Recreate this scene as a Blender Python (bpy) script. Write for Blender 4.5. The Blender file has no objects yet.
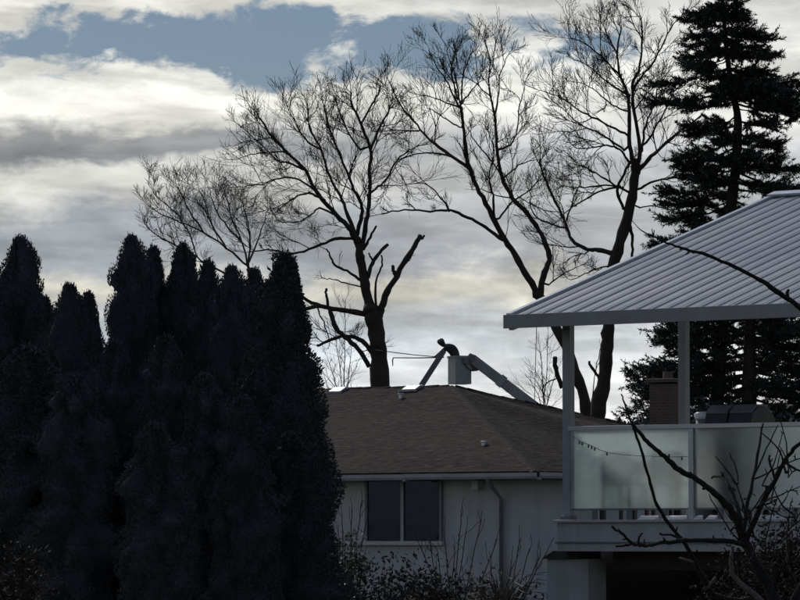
import bpy, math, random
import numpy as np
from mathutils import Vector, Matrix
R = math.radians
random.seed(7); rng = np.random.default_rng(11)
scene = bpy.context.scene
col = scene.collection

# ------------------------------------------------------------------ camera
F = 4000.0                     # focal length in photo pixels (800 x 600)
CAMH = 2.4
PITCH = math.atan(240 / F)     # horizon at row 540
cam_d = bpy.data.cameras.new('camera'); cam = bpy.data.objects.new('camera', cam_d); col.objects.link(cam)
cam.location = (0, 0, CAMH); cam.rotation_euler = (math.pi / 2 + PITCH, 0, 0)
cam_d.sensor_width = 36; cam_d.lens = 36 * F / 800; cam_d.clip_start = 0.5; cam_d.clip_end = 9000
scene.camera = cam

# ------------------------------------------------------------------ light and sky
SUN_EL, SUN_AZ = R(36), R(-22)
sd = Vector((math.sin(SUN_AZ) * math.cos(SUN_EL), math.cos(SUN_AZ) * math.cos(SUN_EL), math.sin(SUN_EL)))
sl = bpy.data.lights.new('sun', 'SUN'); sl.energy = 1.5; sl.angle = R(14); sl.color = (1, .95, .87)
so = bpy.data.objects.new('sun', sl); col.objects.link(so); so.location = (0, 0, 60)
so.rotation_euler = (-sd).to_track_quat('-Z', 'Y').to_euler()
scene.view_settings.view_transform = 'Standard'; scene.view_settings.look = 'None'
scene.view_settings.exposure = 0.35; scene.view_settings.gamma = 1.0

class NT:
    """small helper to write node maths"""
    def __init__(s, tree): s.t = tree; s.n = tree.nodes; s.l = tree.links
    def put(s, inp, v):
        if isinstance(v, bpy.types.NodeSocket): s.l.new(v, inp)
        elif v is not None: inp.default_value = v
    def new(s, typ, **kw):
        n = s.n.new(typ)
        for k, v in kw.items(): setattr(n, k, v)
        return n
    def m(s, op, a, b=None, c=None, clamp=False):
        n = s.new('ShaderNodeMath', operation=op, use_clamp=clamp)
        for i, v in enumerate((a, b, c)):
            if v is not None: s.put(n.inputs[i], v)
        return n.outputs[0]
    def ss(s, x, lo, hi):
        n = s.new('ShaderNodeMapRange', interpolation_type='SMOOTHSTEP')
        s.put(n.inputs['Value'], x); n.inputs['From Min'].default_value = lo; n.inputs['From Max'].default_value = hi
        return n.outputs['Result']
    def noise(s, vec, scale, detail=4, rough=.55, dist=0):
        n = s.new('ShaderNodeTexNoise'); s.put(n.inputs['Vector'], vec)
        n.inputs['Scale'].default_value = scale; n.inputs['Detail'].default_value = detail
        n.inputs['Roughness'].default_value = rough; n.inputs['Distortion'].default_value = dist
        return n.outputs['Fac']
    def ramp(s, f, stops, interp='LINEAR'):
        n = s.new('ShaderNodeValToRGB'); s.put(n.inputs['Fac'], f); r = n.color_ramp; r.interpolation = interp
        while len(r.elements) < len(stops): r.elements.new(.5)
        for e, (p, c) in zip(r.elements, stops):
            e.position = p; e.color = (*c, 1) if len(c) == 3 else c
        return n.outputs['Color']
    def mix(s, f, a, b, mode='MIX'):
        n = s.new('ShaderNodeMix', data_type='RGBA', blend_type=mode)
        s.put(n.inputs[0], f); s.put(n.inputs[6], a); s.put(n.inputs[7], b)
        return n.outputs[2]

def lin(r, g, b):
    f = lambda c: (c / 255) / 12.92 if c / 255 <= .04045 else ((c / 255 + .055) / 1.055) ** 2.4
    return (f(r), f(g), f(b))

world = bpy.data.worlds.new('World'); scene.world = world; world.use_nodes = True
w = NT(world.node_tree); w.n.clear()
tc = w.new('ShaderNodeTexCoord').outputs['Generated']
sep = w.new('ShaderNodeSeparateXYZ'); w.l.new(tc, sep.inputs[0]); dx, dy, dz = sep.outputs
el = w.m('ARCSINE', dz); az = w.m('ARCTAN2', dx, dy)
row = w.m('MULTIPLY_ADD', el, -4000.0, 540.0)          # elevation and azimuth in handy units
colm = w.m('MULTIPLY_ADD', az, 4000.0, 400.0)
def stretched(k):
    c = w.new('ShaderNodeVectorMath', operation='MULTIPLY'); w.l.new(tc, c.inputs[0]); c.inputs[1].default_value = (1, 1, k)
    return c.outputs[0]
n_big = w.noise(stretched(2.6), 16, 3, .5)
n_mid = w.noise(stretched(2.0), 42, 6, .58, .3)
n_fine = w.noise(stretched(1.5), 110, 7, .62, .4)
warp = w.m('ADD', w.m('MULTIPLY_ADD', n_big, 90.0, -45.0), w.m('MULTIPLY_ADD', n_mid, 76.0, -38.0))
rw = w.m('ADD', row, warp)
rw = w.m('ADD', rw, w.m('MULTIPLY_ADD', n_fine, 34.0, -17.0))
t = w.m('DIVIDE', rw, 600.0)
G = lin
bands = [(0, G(214, 213, 206)), (60, G(222, 222, 216)), (84, G(240, 240, 233)), (106, G(232, 231, 223)), (124, G(160, 162, 163)),
         (150, G(136, 140, 143)), (166, G(196, 196, 191)), (196, G(200, 200, 195)), (220, G(148, 153, 158)), (262, G(158, 163, 168)),
         (286, G(212, 208, 195)), (304, G(188, 190, 188)), (335, G(184, 193, 201)), (390, G(214, 219, 222)), (540, G(204, 208, 210))]
cloud = w.ramp(t, [(p / 600, c) for p, c in bands])
# right-hand side of the deck of cloud is thinner and evenly grey
plain = w.ramp(t, [(p / 600, c) for p, c in [(0, G(200, 201, 198)), (55, G(226, 226, 221)), (90, G(236, 236, 230)), (122, G(220, 220, 215)), (150, G(184, 187, 189)), (205, G(176, 179, 180)), (256, G(156, 160, 164)),
                                              (288, G(218, 214, 202)), (312, G(180, 184, 185)), (338, G(204, 209, 213)), (385, G(230, 232, 231))]])
cloud = w.mix(w.ss(colm, 230.0, 560.0), cloud, plain)
mot = w.m('MULTIPLY_ADD', w.noise(stretched(3.2), 24, 6, .6, .5), .95, .54)
mot = w.m('MULTIPLY', mot, w.m('MULTIPLY_ADD', n_fine, .24, .88))
mot = w.m('MULTIPLY', mot, w.m('MULTIPLY_ADD', w.ss(w.noise(stretched(5.5), 21, 5, .55, .4), .40, .60), .30, .86))
cm = w.new('ShaderNodeVectorMath', operation='SCALE'); w.l.new(cloud, cm.inputs[0]); w.l.new(mot, cm.inputs['Scale'])
cloud = cm.outputs[0]
# clouds away from the sun are dimmer than the back-lit ones
dot = w.new('ShaderNodeVectorMath', operation='DOT_PRODUCT'); w.l.new(tc, dot.inputs[0]); dot.inputs[1].default_value = sd
ph = w.m('MULTIPLY_ADD', w.ss(dot.outputs['Value'], -.5, .75), .55, .45)
cm = w.new('ShaderNodeVectorMath', operation='SCALE'); w.l.new(cloud, cm.inputs[0]); w.l.new(w.m('MULTIPLY', ph, 8.4), cm.inputs['Scale'])
cloud = cm.outputs[0]
sky = w.new('ShaderNodeTexSky', sky_type='NISHITA', sun_disc=False); sky.sun_elevation = SUN_EL; sky.sun_rotation = SUN_AZ
sky.air_density = 1.0; sky.dust_density = .3; sky.ozone_density = 2.5
blue = w.mix(1.0, sky.outputs[0], w.mix(w.ss(el, .12, .5), (.265, .275, .300, 1), (.40, .43, .52, 1)), 'MULTIPLY')
# holes in the cloud: a long gap near the top of the view, broken holes higher up
gx = w.m('DIVIDE', w.m('SUBTRACT', colm, 290.0), 320.0); gy = w.m('DIVIDE', w.m('SUBTRACT', row, 48.0), 34.0)
gap = w.m('SUBTRACT', 1.0, w.m('ADD', w.m('MULTIPLY', gx, gx), w.m('MULTIPLY', gy, gy)))
gap = w.m('ADD', gap, w.m('MULTIPLY_ADD', n_mid, 5.4, -2.7)); gap = w.m('ADD', gap, w.m('MULTIPLY_ADD', n_fine, 2.4, -1.2))
gap = w.ss(gap, -.35, .55)
hi = w.m('MULTIPLY', w.ss(w.noise(stretched(1.6), 5, 5, .55), .36, .50), w.ss(el, .15, .3))
hole = w.m('MAXIMUM', gap, hi)
skyc = w.mix(hole, cloud, blue)
bg = w.new('ShaderNodeBackground'); w.l.new(skyc, bg.inputs['Color']); bg.inputs['Strength'].default_value = .1
wo = w.new('ShaderNodeOutputWorld'); w.l.new(bg.outputs[0], wo.inputs[0])

# ------------------------------------------------------------------ helpers
fw = Vector((0, math.cos(PITCH), math.sin(PITCH))); upv = Vector((0, -math.sin(PITCH), math.cos(PITCH))); CP = Vector((0, 0, CAMH))
def ray(px, py): return (fw + Vector((1, 0, 0)) * ((px - 400) / F) + upv * ((300 - py) / F))
def V(px, py, Y):                                   # survey helper: bearing + distance -> point in the world
    d = ray(px, py); return CP + d * (Y / d.y)
def hit(px, py, p0, n):
    d = ray(px, py); return CP + d * ((p0 - CP).dot(n) / d.dot(n))

def tag(o, label=None, cat=None, group=None, kind=None):
    if label: o['label'] = label
    if cat: o['category'] = cat
    if group: o['group'] = group
    if kind: o['kind'] = kind
    return o
def empty(name, loc=(0, 0, 0), rz=0.0):
    o = bpy.data.objects.new(name, None); col.objects.link(o); o.location = loc; o.rotation_euler = (0, 0, rz); o.empty_display_size = .2
    return o
def link(name, me, mat=None, parent=None):
    o = bpy.data.objects.new(name, me); col.objects.link(o)
    if mat is not None and not me.materials: me.materials.append(mat)
    if parent: o.parent = parent
    return o

class MB:
    def __init__(s): s.v = []; s.f = []
    def box(s, a, b):
        (x0, y0, z0), (x1, y1, z1) = a, b; n = len(s.v)
        s.v += [(x0, y0, z0), (x1, y0, z0), (x1, y1, z0), (x0, y1, z0), (x0, y0, z1), (x1, y0, z1), (x1, y1, z1), (x0, y1, z1)]
        s.f += [tuple(n + i for i in q) for q in ((0, 3, 2, 1), (4, 5, 6, 7), (0, 1, 5, 4), (1, 2, 6, 5), (2, 3, 7, 6), (3, 0, 4, 7))]
        return s
    def prism(s, poly, axis0, axis1, ex, org=(0, 0, 0)):      # polygon in axes, extruded by vector ex
        o = Vector(org); a0 = Vector(axis0); a1 = Vector(axis1); ex = Vector(ex); n = len(s.v); k = len(poly)
        for off in (Vector(), ex):
            for (p, q) in poly: s.v.append(tuple(o + a0 * p + a1 * q + off))
        s.f.append(tuple(n + i for i in range(k - 1, -1, -1))); s.f.append(tuple(n + k + i for i in range(k)))
        for i in range(k):
            j = (i + 1) % k; s.f.append((n + i, n + j, n + k + j, n + k + i))
        return s
    def tube(s, pts, rad, sides=6, cap=True):
        n0 = len(s.v); k = len(pts); ref = None
        for i, p in enumerate(pts):
            p = Vector(p); a = Vector(pts[max(i - 1, 0)]); b = Vector(pts[min(i + 1, k - 1)]); d = (b - a)
            d = d.normalized() if d.length > 1e-9 else Vector((0, 0, 1))
            if ref is None: ref = Vector((0, 1, 0)) if abs(d.y) < .9 else Vector((1, 0, 0))
            x = (ref - d * ref.dot(d)).normalized(); y = d.cross(x); ref = x
            for j in range(sides):
                an = 2 * math.pi * j / sides; q = p + (x * math.cos(an) + y * math.sin(an)) * rad[i]
                s.v.append((q.x, q.y, q.z))
        for i in range(k - 1):
            for j in range(sides):
                a = n0 + i * sides + j; b = n0 + i * sides + (j + 1) % sides
                s.f.append((a, b, b + sides, a + sides))
        if cap:
            s.f.append(tuple(n0 + j for j in range(sides - 1, -1, -1)))
            s.f.append(tuple(n0 + (k - 1) * sides + j for j in range(sides)))
        return s
    def lathe(s, prof, c=(0, 0, 0), n=16):
        n0 = len(s.v)
        for r, z in prof:
            for j in range(n):
                an = 2 * math.pi * j / n; s.v.append((c[0] + r * math.cos(an), c[1] + r * math.sin(an), c[2] + z))
        for i in range(len(prof) - 1):
            for j in range(n):
                a = n0 + i * n + j; b = n0 + i * n + (j + 1) % n; s.f.append((a, b, b + n, a + n))
        s.f.append(tuple(n0 + j for j in range(n - 1, -1, -1))); s.f.append(tuple(n0 + (len(prof) - 1) * n + j for j in range(n)))
        return s
    def mesh(s, name='m', smooth=False):
        me = bpy.data.meshes.new(name); me.from_pydata(s.v, [], s.f)
        if smooth: me.polygons.foreach_set('use_smooth', [True] * len(me.polygons))
        me.update(); return me
    def build(s, name, mat, parent=None, smooth=False, bevel=0):
        o = link(name, s.mesh(name, smooth), mat, parent)
        if bevel:
            b = o.modifiers.new('bevel', 'BEVEL'); b.width = bevel; b.segments = 2; b.limit_method = 'ANGLE'
        return o

# ------------------------------------------------------------------ materials
def mat(name, build):
    m = bpy.data.materials.new(name); m.use_nodes = True; n = NT(m.node_tree); n.n.clear()
    p = n.new('ShaderNodeBsdfPrincipled'); o = n.new('ShaderNodeOutputMaterial'); n.l.new(p.outputs[0], o.inputs[0])
    n.oc = n.new('ShaderNodeTexCoord').outputs['Object']; n.p = p; n.o = o
    build(n, p); return m
def worn(c, rough=.6, var=.25, scale=3.0, bump=0.0, bscale=60, metal=0.0, spec=.4):
    def b(n, p):
        f = n.noise(n.oc, scale, 6, .6); f2 = n.noise(n.oc, scale * 9, 3, .6)
        lo = tuple(x * (1 - var) for x in c); hi = tuple(min(1, x * (1 + var)) for x in c)
        cc = n.ramp(n.m('MULTIPLY_ADD', f2, .35, n.m('MULTIPLY', f, .65)), [(.3, lo), (.7, hi)])
        n.put(p.inputs['Base Color'], cc); p.inputs['Roughness'].default_value = rough; p.inputs['Metallic'].default_value = metal
        p.inputs['Specular IOR Level'].default_value = spec
        n.put(p.inputs['Roughness'], n.m('MULTIPLY_ADD', f, .3, rough - .15))
        if bump:
            bn = n.new('ShaderNodeBump'); bn.inputs['Strength'].default_value = bump; bn.inputs['Distance'].default_value = .02
            n.put(bn.inputs['Height'], n.noise(n.oc, bscale, 4)); n.l.new(bn.outputs[0], p.inputs['Normal'])
    return b
M = {}
M['bark'] = mat('bark', worn((.050, .043, .038), .9, .45, 2.2, .8, 14, spec=.15))
M['bark_grey'] = mat('bark_grey', worn((.085, .075, .068), .9, .35, 2.0, .5, 14, spec=.15))
M['bark_fruit'] = mat('bark_fruit', worn((.030, .028, .028), .85, .4, 14, .8, 90, spec=.15))
M['bark_pale'] = mat('bark_pale', worn((.13, .12, .115), .8, .4, 20, .6, 90, spec=.2))
def leafy(c, var=.55, scale=2.5, rough=.65, spec=.25):
    def b(n, p):
        f = n.noise(n.oc, scale, 5, .6); f2 = n.noise(n.oc, scale * 12, 2, .5)
        g = n.new('ShaderNodeNewGeometry').outputs['Random Per Island']
        v = n.m('ADD', n.m('MULTIPLY', f, .45), n.m('MULTIPLY_ADD', g, .35, n.m('MULTIPLY', f2, .2)))
        lo = tuple(x * (1 - var) for x in c); hi = tuple(x * (1 + var) for x in c)
        n.put(p.inputs['Base Color'], n.ramp(v, [(.3, lo), (.72, hi)])); p.inputs['Roughness'].default_value = rough
        p.inputs['Specular IOR Level'].default_value = spec
    return b
M['cedar'] = mat('cedar', leafy((.066, .078, .087), .16, 1.5, .95, .02))
M['needle'] = mat('needle', leafy((.040, .049, .046), .5, 1.2))
M['shrub'] = mat('shrub', leafy((.045, .048, .040), .5, 3, .8, .1))
M['shrub_brown'] = mat('shrub_brown', leafy((.052, .044, .036), .5, 3, .8, .1))
M['shrub_near'] = mat('shrub_near', leafy((.045, .036, .030), .5, 6, .8, .1))
M['ivy'] = mat('ivy', leafy((.075, .085, .060), .6, 6, .3, .6))
M['reed'] = mat('reed', leafy((.10, .09, .07), .5, 2, .7))
def shingles(n, p):
    s = n.new('ShaderNodeSeparateXYZ'); n.l.new(n.oc, s.inputs[0])
    big = n.noise(n.oc, .7, 6, .65); f = n.noise(n.oc, 6, 5, .7); fine = n.noise(n.oc, 45, 2, .5)
    course = n.m('FRACT', n.m('MULTIPLY', s.outputs[2], 24.0))
    k = n.new('ShaderNodeVectorMath', operation='MULTIPLY'); n.l.new(n.oc, k.inputs[0]); k.inputs[1].default_value = (1.5, 1.5, 11)
    tab = n.noise(k.outputs[0], 2.6, 3, .6)
    v = n.m('ADD', n.m('MULTIPLY', tab, .38), n.m('MULTIPLY_ADD', f, .36, n.m('MULTIPLY_ADD', big, .2, n.m('MULTIPLY', fine, .06))))
    c = n.ramp(v, [(.42, (.009, .0065, .006)), (.50, (.030, .020, .017)), (.59, (.095, .064, .052))])
    moss = n.ss(n.m('ADD', big, n.m('MULTIPLY', f, .35)), .66, .82)
    c = n.mix(n.m('MULTIPLY', moss, .6), c, (.024, .026, .018, 1))
    n.put(p.inputs['Base Color'], c); p.inputs['Roughness'].default_value = .92; p.inputs['Specular IOR Level'].default_value = .12
    bn = n.new('ShaderNodeBump'); bn.inputs['Strength'].default_value = .9; bn.inputs['Distance'].default_value = .03
    n.put(bn.inputs['Height'], n.m('ADD', course, n.m('MULTIPLY', v, 1.5))); n.l.new(bn.outputs[0], p.inputs['Normal'])
M['shingle'] = mat('shingle', shingles)
def stucco(c):
    def b(n, p):
        f = n.noise(n.oc, .7, 5, .6); st = n.new('ShaderNodeVectorMath', operation='MULTIPLY'); n.l.new(n.oc, st.inputs[0]); st.inputs[1].default_value = (3, 3, .25)
        g = n.noise(st.outputs[0], 1.6, 4, .6)
        v = n.m('MULTIPLY_ADD', f, .5, n.m('MULTIPLY', g, .5))
        n.put(p.inputs['Base Color'], n.ramp(v, [(.32, tuple(x * .72 for x in c)), (.62, c)])); p.inputs['Roughness'].default_value = .9
        p.inputs['Specular IOR Level'].default_value = .15
        bn = n.new('ShaderNodeBump'); bn.inputs['Strength'].default_value = .5; bn.inputs['Distance'].default_value = .01
        n.put(bn.inputs['Height'], n.noise(n.oc, 40, 3)); n.l.new(bn.outputs[0], p.inputs['Normal'])
    return b
M['stucco'] = mat('stucco', stucco((.50, .51, .54)))
M['stucco_deck'] = mat('stucco_deck', stucco((.52, .53, .55)))
M['gutter'] = mat('gutter', worn((.33, .34, .36), .5, .25, 2))
M['galv'] = mat('galv', worn((.50, .51, .53), .35, .05, 3, metal=.85))
M['trim'] = mat('trim', worn((.46, .47, .48), .5, .15, 2))
M['trim_dark'] = mat('trim_dark', worn((.17, .18, .20), .55, .2, 2))
M['fascia'] = mat('fascia', worn((.27, .28, .29), .5, .2, 1.5))
M['post'] = mat('post', worn((.33, .35, .37), .5, .12, 3))
M['rail'] = mat('rail', worn((.55, .57, .58), .35, .12, 4, metal=.3))
M['white'] = mat('white', worn((.80, .81, .82), .3, .08, 3, spec=.6))
M['metal_roof'] = mat('metal_roof', worn((.30, .318, .342), .42, .18, .9, .1, 3, spec=.3))
M['metal_roof'].node_tree.nodes['Principled BSDF'].inputs['Metallic'].default_value = .0
def roof_streaks(m):
    n = NT(m.node_tree); p = m.node_tree.nodes['Principled BSDF']; oc = n.new('ShaderNodeTexCoord').outputs['Object']; src = p.inputs['Base Color'].links[0].from_socket
    rnd = n.new('ShaderNodeObjectInfo').outputs['Random']; k = n.new('ShaderNodeVectorMath', operation='MULTIPLY_ADD'); n.l.new(oc, k.inputs[0]); k.inputs[1].default_value = (9, .5, .5)
    cb = n.new('ShaderNodeCombineXYZ'); n.put(cb.inputs[0], n.m('MULTIPLY', rnd, 40.0)); n.put(cb.inputs[1], n.m('MULTIPLY', rnd, 17.0)); n.l.new(cb.outputs[0], k.inputs[2])
    f = n.noise(k.outputs[0], 1.3, 5, .65)
    n.put(p.inputs['Base Color'], n.mix(n.m('MULTIPLY', n.ss(f, .42, .72), .55), src, (.11, .115, .12, 1)))
roof_streaks(M['metal_roof'])
M['dark_wood'] = mat('dark_wood', worn((.05, .045, .042), .8, .4, 3))
M['black'] = mat('black', worn((.03, .03, .033), .5, .3, 5))
M['concrete'] = mat('concrete', worn((.25, .25, .25), .9, .2, 2))
M['lift_grey'] = mat('lift_grey', worn((.34, .355, .36), .5, .2, 3))
M['lift_dark'] = mat('lift_dark', worn((.30, .31, .315), .6, .3, 3))
M['cloth'] = mat('cloth', worn((.045, .047, .055), .9, .3, 8))
M['skin'] = mat('skin', worn((.30, .19, .14), .6, .1, 8))
M['hat'] = mat('hat', worn((.10, .09, .06), .4, .1, 8))
M['rope'] = mat('rope', worn((.16, .15, .13), .9, .2, 8))
M['grass'] = mat('grass', worn((.045, .055, .03), .95, .5, .5, .6, 6, spec=.1))
def pane(n, p):
    p.inputs['Base Color'].default_value = (.014, .017, .024, 1); p.inputs['Specular IOR Level'].default_value = .3; p.inputs['Specular Tint'].default_value = (.6, .75, 1, 1); p.inputs['Roughness'].default_value = .08
    bn = n.new('ShaderNodeBump'); bn.inputs['Strength'].default_value = .06; bn.inputs['Distance'].default_value = .05
    n.put(bn.inputs['Height'], n.noise(n.oc, 1.3, 2)); n.l.new(bn.outputs[0], p.inputs['Normal'])
M['pane'] = mat('pane', pane)
def frosted(n, p):
    n.n.remove(p)
    tr = n.new('ShaderNodeBsdfTranslucent'); tr.inputs['Color'].default_value = (.82, .875, .875, 1)
    rf = n.new('ShaderNodeBsdfRefraction'); rf.inputs['Roughness'].default_value = .26; rf.inputs['IOR'].default_value = 1.3; rf.inputs['Color'].default_value = (.86, .91, .91, 1)
    gl = n.new('ShaderNodeBsdfGlossy'); gl.inputs['Roughness'].default_value = .15; gl.inputs['Color'].default_value = (.8, .85, .85, 1)
    mx = n.new('ShaderNodeMixShader'); n.put(mx.inputs[0], n.m('MULTIPLY_ADD', n.noise(n.oc, 2.2, 4), .5, .36)); n.l.new(tr.outputs[0], mx.inputs[1]); n.l.new(rf.outputs[0], mx.inputs[2])
    m2 = n.new('ShaderNodeMixShader'); m2.inputs[0].default_value = .06; n.l.new(mx.outputs[0], m2.inputs[1]); n.l.new(gl.outputs[0], m2.inputs[2])
    n.l.new(m2.outputs[0], n.o.inputs[0])
M['frosted'] = mat('frosted', frosted)
def brickm(n, p):
    b = n.new('ShaderNodeTexBrick'); k = n.new('ShaderNodeVectorMath', operation='ADD'); n.l.new(n.oc, k.inputs[0])
    sp = n.new('ShaderNodeSeparateXYZ'); n.l.new(n.oc, sp.inputs[0]); cb = n.new('ShaderNodeCombineXYZ')
    n.put(cb.inputs[0], n.m('ADD', sp.outputs[0], sp.outputs[1])); n.put(cb.inputs[1], sp.outputs[2]); n.l.new(cb.outputs[0], b.inputs['Vector'])
    b.inputs['Scale'].default_value = 4; b.inputs['Color1'].default_value = (.12, .075, .06, 1); b.inputs['Color2'].default_value = (.09, .06, .05, 1); b.inputs['Mortar'].default_value = (.14, .13, .12, 1)
    n.l.new(b.outputs['Color'], p.inputs['Base Color']); p.inputs['Roughness'].default_value = .9
M['brick'] = mat('brick', brickm)

# ------------------------------------------------------------------ ground
def ground():
    n = 60; xs = [-4000, -1500, -600, -300] + list(np.linspace(-150, 150, 40)) + [300, 600, 1500, 4000]
    ys = [-2000, -400, -60] + list(np.linspace(-20, 260, 50)) + [400, 800, 2000, 6000]
    v = []; f = []
    for y in ys:
        for x in xs: v.append((x, y, -.02 + .05 * math.sin(x * .31) * math.sin(y * .23) - .05))
    W = len(xs)
    for j in range(len(ys) - 1):
        for i in range(W - 1): a = j * W + i; f.append((a, a + 1, a + W + 1, a + W))
    me = bpy.data.meshes.new('ground'); me.from_pydata(v, [], f); me.polygons.foreach_set('use_smooth', [True] * len(f))
    tag(link('ground', me, M['grass']), kind='structure')
ground()

# ------------------------------------------------------------------ bungalow in the middle
PHI = R(36)
def bungalow():
    YC = 80.0
    C = V(535, 471, YC); HS = 7.0; LR = 5.5
    root = empty('bungalow', (C.x, C.y, 0), -PHI)        # local x along the front eave (right), local y to the back
    tag(root, 'low pale bungalow with brown shingle hip roof behind the cedars', 'house')
    u = Vector((math.cos(PHI), -math.sin(PHI), 0)); wv = Vector((math.sin(PHI), math.cos(PHI), 0))
    def loc(P): d = P - Vector((C.x, C.y, 0)); return Vector((d.dot(u), d.dot(wv), d.z))
    ze = C.z
    Rw = hit(452, 386, C, (u + wv).normalized().cross(Vector((0, 0, 1))))  # where the front hip line meets the ridge bearing
    # ridge height from the bearing of the ridge end
    P = C - u * HS + wv * HS; d = ray(452, 385.5); zr = CAMH + d.z * (P.y / d.y)
    sl_ = (zr - ze) / HS
    a, b = -2 * HS - LR, 2 * HS
    pts = [(0, 0, ze), (0, b, ze), (a, b, ze), (a, 0, ze), (-HS, HS, zr), (-HS - LR, HS, zr)]
    # each roof slope subdivided with a little sag, hip and ridge caps laid over
    mb = MB()
    def slope(q, nu=14, nv=8):
        n0 = len(mb.v)
        for j in range(nv + 1):
            for i in range(nu + 1):
                s, t_ = i / nu, j / nv
                p = (Vector(q[0]).lerp(Vector(q[1]), s)).lerp(Vector(q[3]).lerp(Vector(q[2]), s), t_)
                edge = min(s, 1 - s, t_, 1 - t_)
                k = .035 * math.sin(s * 9 + t_ * 5) * min(1, edge * 6)
                mb.v.append((p.x, p.y, p.z + k))
        for j in range(nv):
            for i in range(nu):
                q0 = n0 + j * (nu + 1) + i; mb.f.append((q0, q0 + 1, q0 + nu + 2, q0 + nu + 1))
    slope([pts[3], pts[0], pts[4], pts[5]]); slope([pts[0], pts[1], pts[4], pts[4]]); slope([pts[1], pts[2], pts[5], pts[4]]); slope([pts[2], pts[3], pts[5], pts[5]])
    n0 = len(mb.v); mb.v += [(0, 0, ze), (0, b, ze), (a, b, ze), (a, 0, ze), (0, 0, ze - .14), (0, b, ze - .14), (a, b, ze - .14), (a, 0, ze - .14)]
    mb.f += [(n0, n0 + 4, n0 + 5, n0 + 1), (n0 + 1, n0 + 5, n0 + 6, n0 + 2), (n0 + 2, n0 + 6, n0 + 7, n0 + 3), (n0 + 3, n0 + 7, n0 + 4, n0), (n0 + 4, n0 + 7, n0 + 6, n0 + 5)]
    roof = mb.build('roof', M['shingle'], root)
    # caps: individually laid short shingles along ridge and front hip
    capm = MB().prism([(-.09, -.045), (0, -.01), (.09, -.045), (.09, -.030), (0, .008), (-.09, -.030)], (1, 0, 0), (0, 0, 1), (0, .30, 0)).mesh('cap')
    capm.materials.append(M['shingle'])
    def caps(p, q, name):
        p, q = Vector(p), Vector(q); d_ = (q - p); L = d_.length; n = int(L / .27); d_.normalize()
        x = d_.cross(Vector((0, 0, 1))).normalized(); z = x.cross(d_)
        mtx = Matrix((x, d_, z)).transposed()
        for i in range(n):
            o = link(name, capm, None, roof); pp = p + d_ * (i * .27) + z * (.004 + random.uniform(-.006, .012))
            o.matrix_local = Matrix.Translation(pp) @ mtx.to_4x4() @ Matrix.Rotation(R(2 + random.uniform(-1, 1)), 4, 'X')
    caps(pts[5], pts[4], 'ridge_cap'); caps(pts[0], pts[4], 'hip_cap'); caps(pts[1], pts[4], 'hip_cap')
    # roof vents
    def on_front(px, py):
        n = Vector((0, -sl_, 1)).normalized(); nw = u * n.x + wv * n.y + Vector((0, 0, n.z))
        return loc(hit(px, py, C, nw))
    for px, py, wd in ((337, 392, .34), (411, 390, .38)):
        p = on_front(px, py); z0 = p.z
        v = MB().prism([(-.10, -.03), (.22, .05), (.22, .13), (.10, .11), (-.10, .02)], (0, 1, 0), (0, 0, 1), (wd, 0, 0), (p.x - wd / 2, p.y, p.z))
        vo = v.build('roof_vent', M['galv'], roof, bevel=.015)
        MB().box((p.x - wd / 2 - .06, p.y - .16, z0 - .04), (p.x + wd / 2 + .06, p.y - .11, z0 + .005)).build('flashing', M['gutter'], vo)
    p = on_front(484, 445); MB().lathe([(.05, -.05), (.05, .05), (.07, .06), (.07, .08), (.02, .09)], p, 10).build('vent_cap', M['galv'], roof)
    p = on_front(401, 397); MB().lathe([(.05, -.05), (.05, .05), (.07, .06), (.06, .09)], p, 10).build('vent_cap', M['galv'], roof)
    # chimney on the right-hand hip slope
    bq = hit(668, 432, C, (wv)); 
    pc = V(668, 430, 86.5); lc = loc(pc); top = V(668, 379, 86.5).z
    ch = MB().box((lc.x - .28, lc.y - .3, ze + .2), (lc.x + .28, lc.y + .3, top - .12)).build('chimney', M['brick'], roof)
    MB().box((lc.x - .33, lc.y - .35, top - .09), (lc.x + .33, lc.y + .35, top)).build('chimney_cap', M['brick'], ch, bevel=.02)
    MB().lathe([(.11, 0), (.10, .16), (.085, .16)], (lc.x, lc.y, top), 12).build('flue', M['brick'], ch)
    # walls under the eaves
    o = .5; zs = ze - .14
    wa = MB().box((a + o, o, -.1), (-o, b - o, zs - .004)).build('wall', M['stucco'], root)
    MB().box((a + o - .03, o - .03, -.1), (-o + .03, b - o + .03, .45)).build('foundation', M['concrete'], root)
    # gutter with brackets, slightly bent in the middle
    def gutter(p, q, dip):
        prof = [(0, 0), (.10, .0), (.125, .05), (.125, .12), (.105, .12), (.105, .055), (.09, .02), (0, .02)]
        p, q = Vector(p), Vector(q); d_ = (q - p).normalized(); out = Vector((d_.y, -d_.x, 0)); L = (q - p).length; N = max(1, int(L / 3)); 
        for i in range(N):
            s0 = p + d_ * (L * i / N); z0 = -.145 + dip * math.sin(math.pi * i / N)
            MB().prism(prof, out, (0, 0, 1), d_ * (L / N - .004), s0 + Vector((0, 0, z0)) + out * .004).build('gutter', M['gutter'], root)
            MB().box((-.03, -.0, -.01), (.03, .15, .02)).build('gutter_bracket', M['gutter'], root).matrix_local = Matrix.Translation(s0 + Vector((0, 0, z0 - .02)) + out * .13) @ Matrix.Rotation(math.atan2(d_.y, d_.x), 4, 'Z')
    gutter((a, 0, ze), (.125, 0, ze), -.015); gutter((0, 0, ze), (0, b, ze), -.01)
    # window
    wp = C + wv * o
    A = loc(hit(369, 478, wp, wv)); B = loc(hit(441, 541, wp, wv)); y = o
    x0, x1, z1, z0 = A.x, B.x, A.z, B.z
    xm = loc(hit(404, 510, wp, wv)).x
    wi = MB().box((x0, y - .04, z0), (x1, y + .02, z1)).build('window', M['pane'], root)
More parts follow.
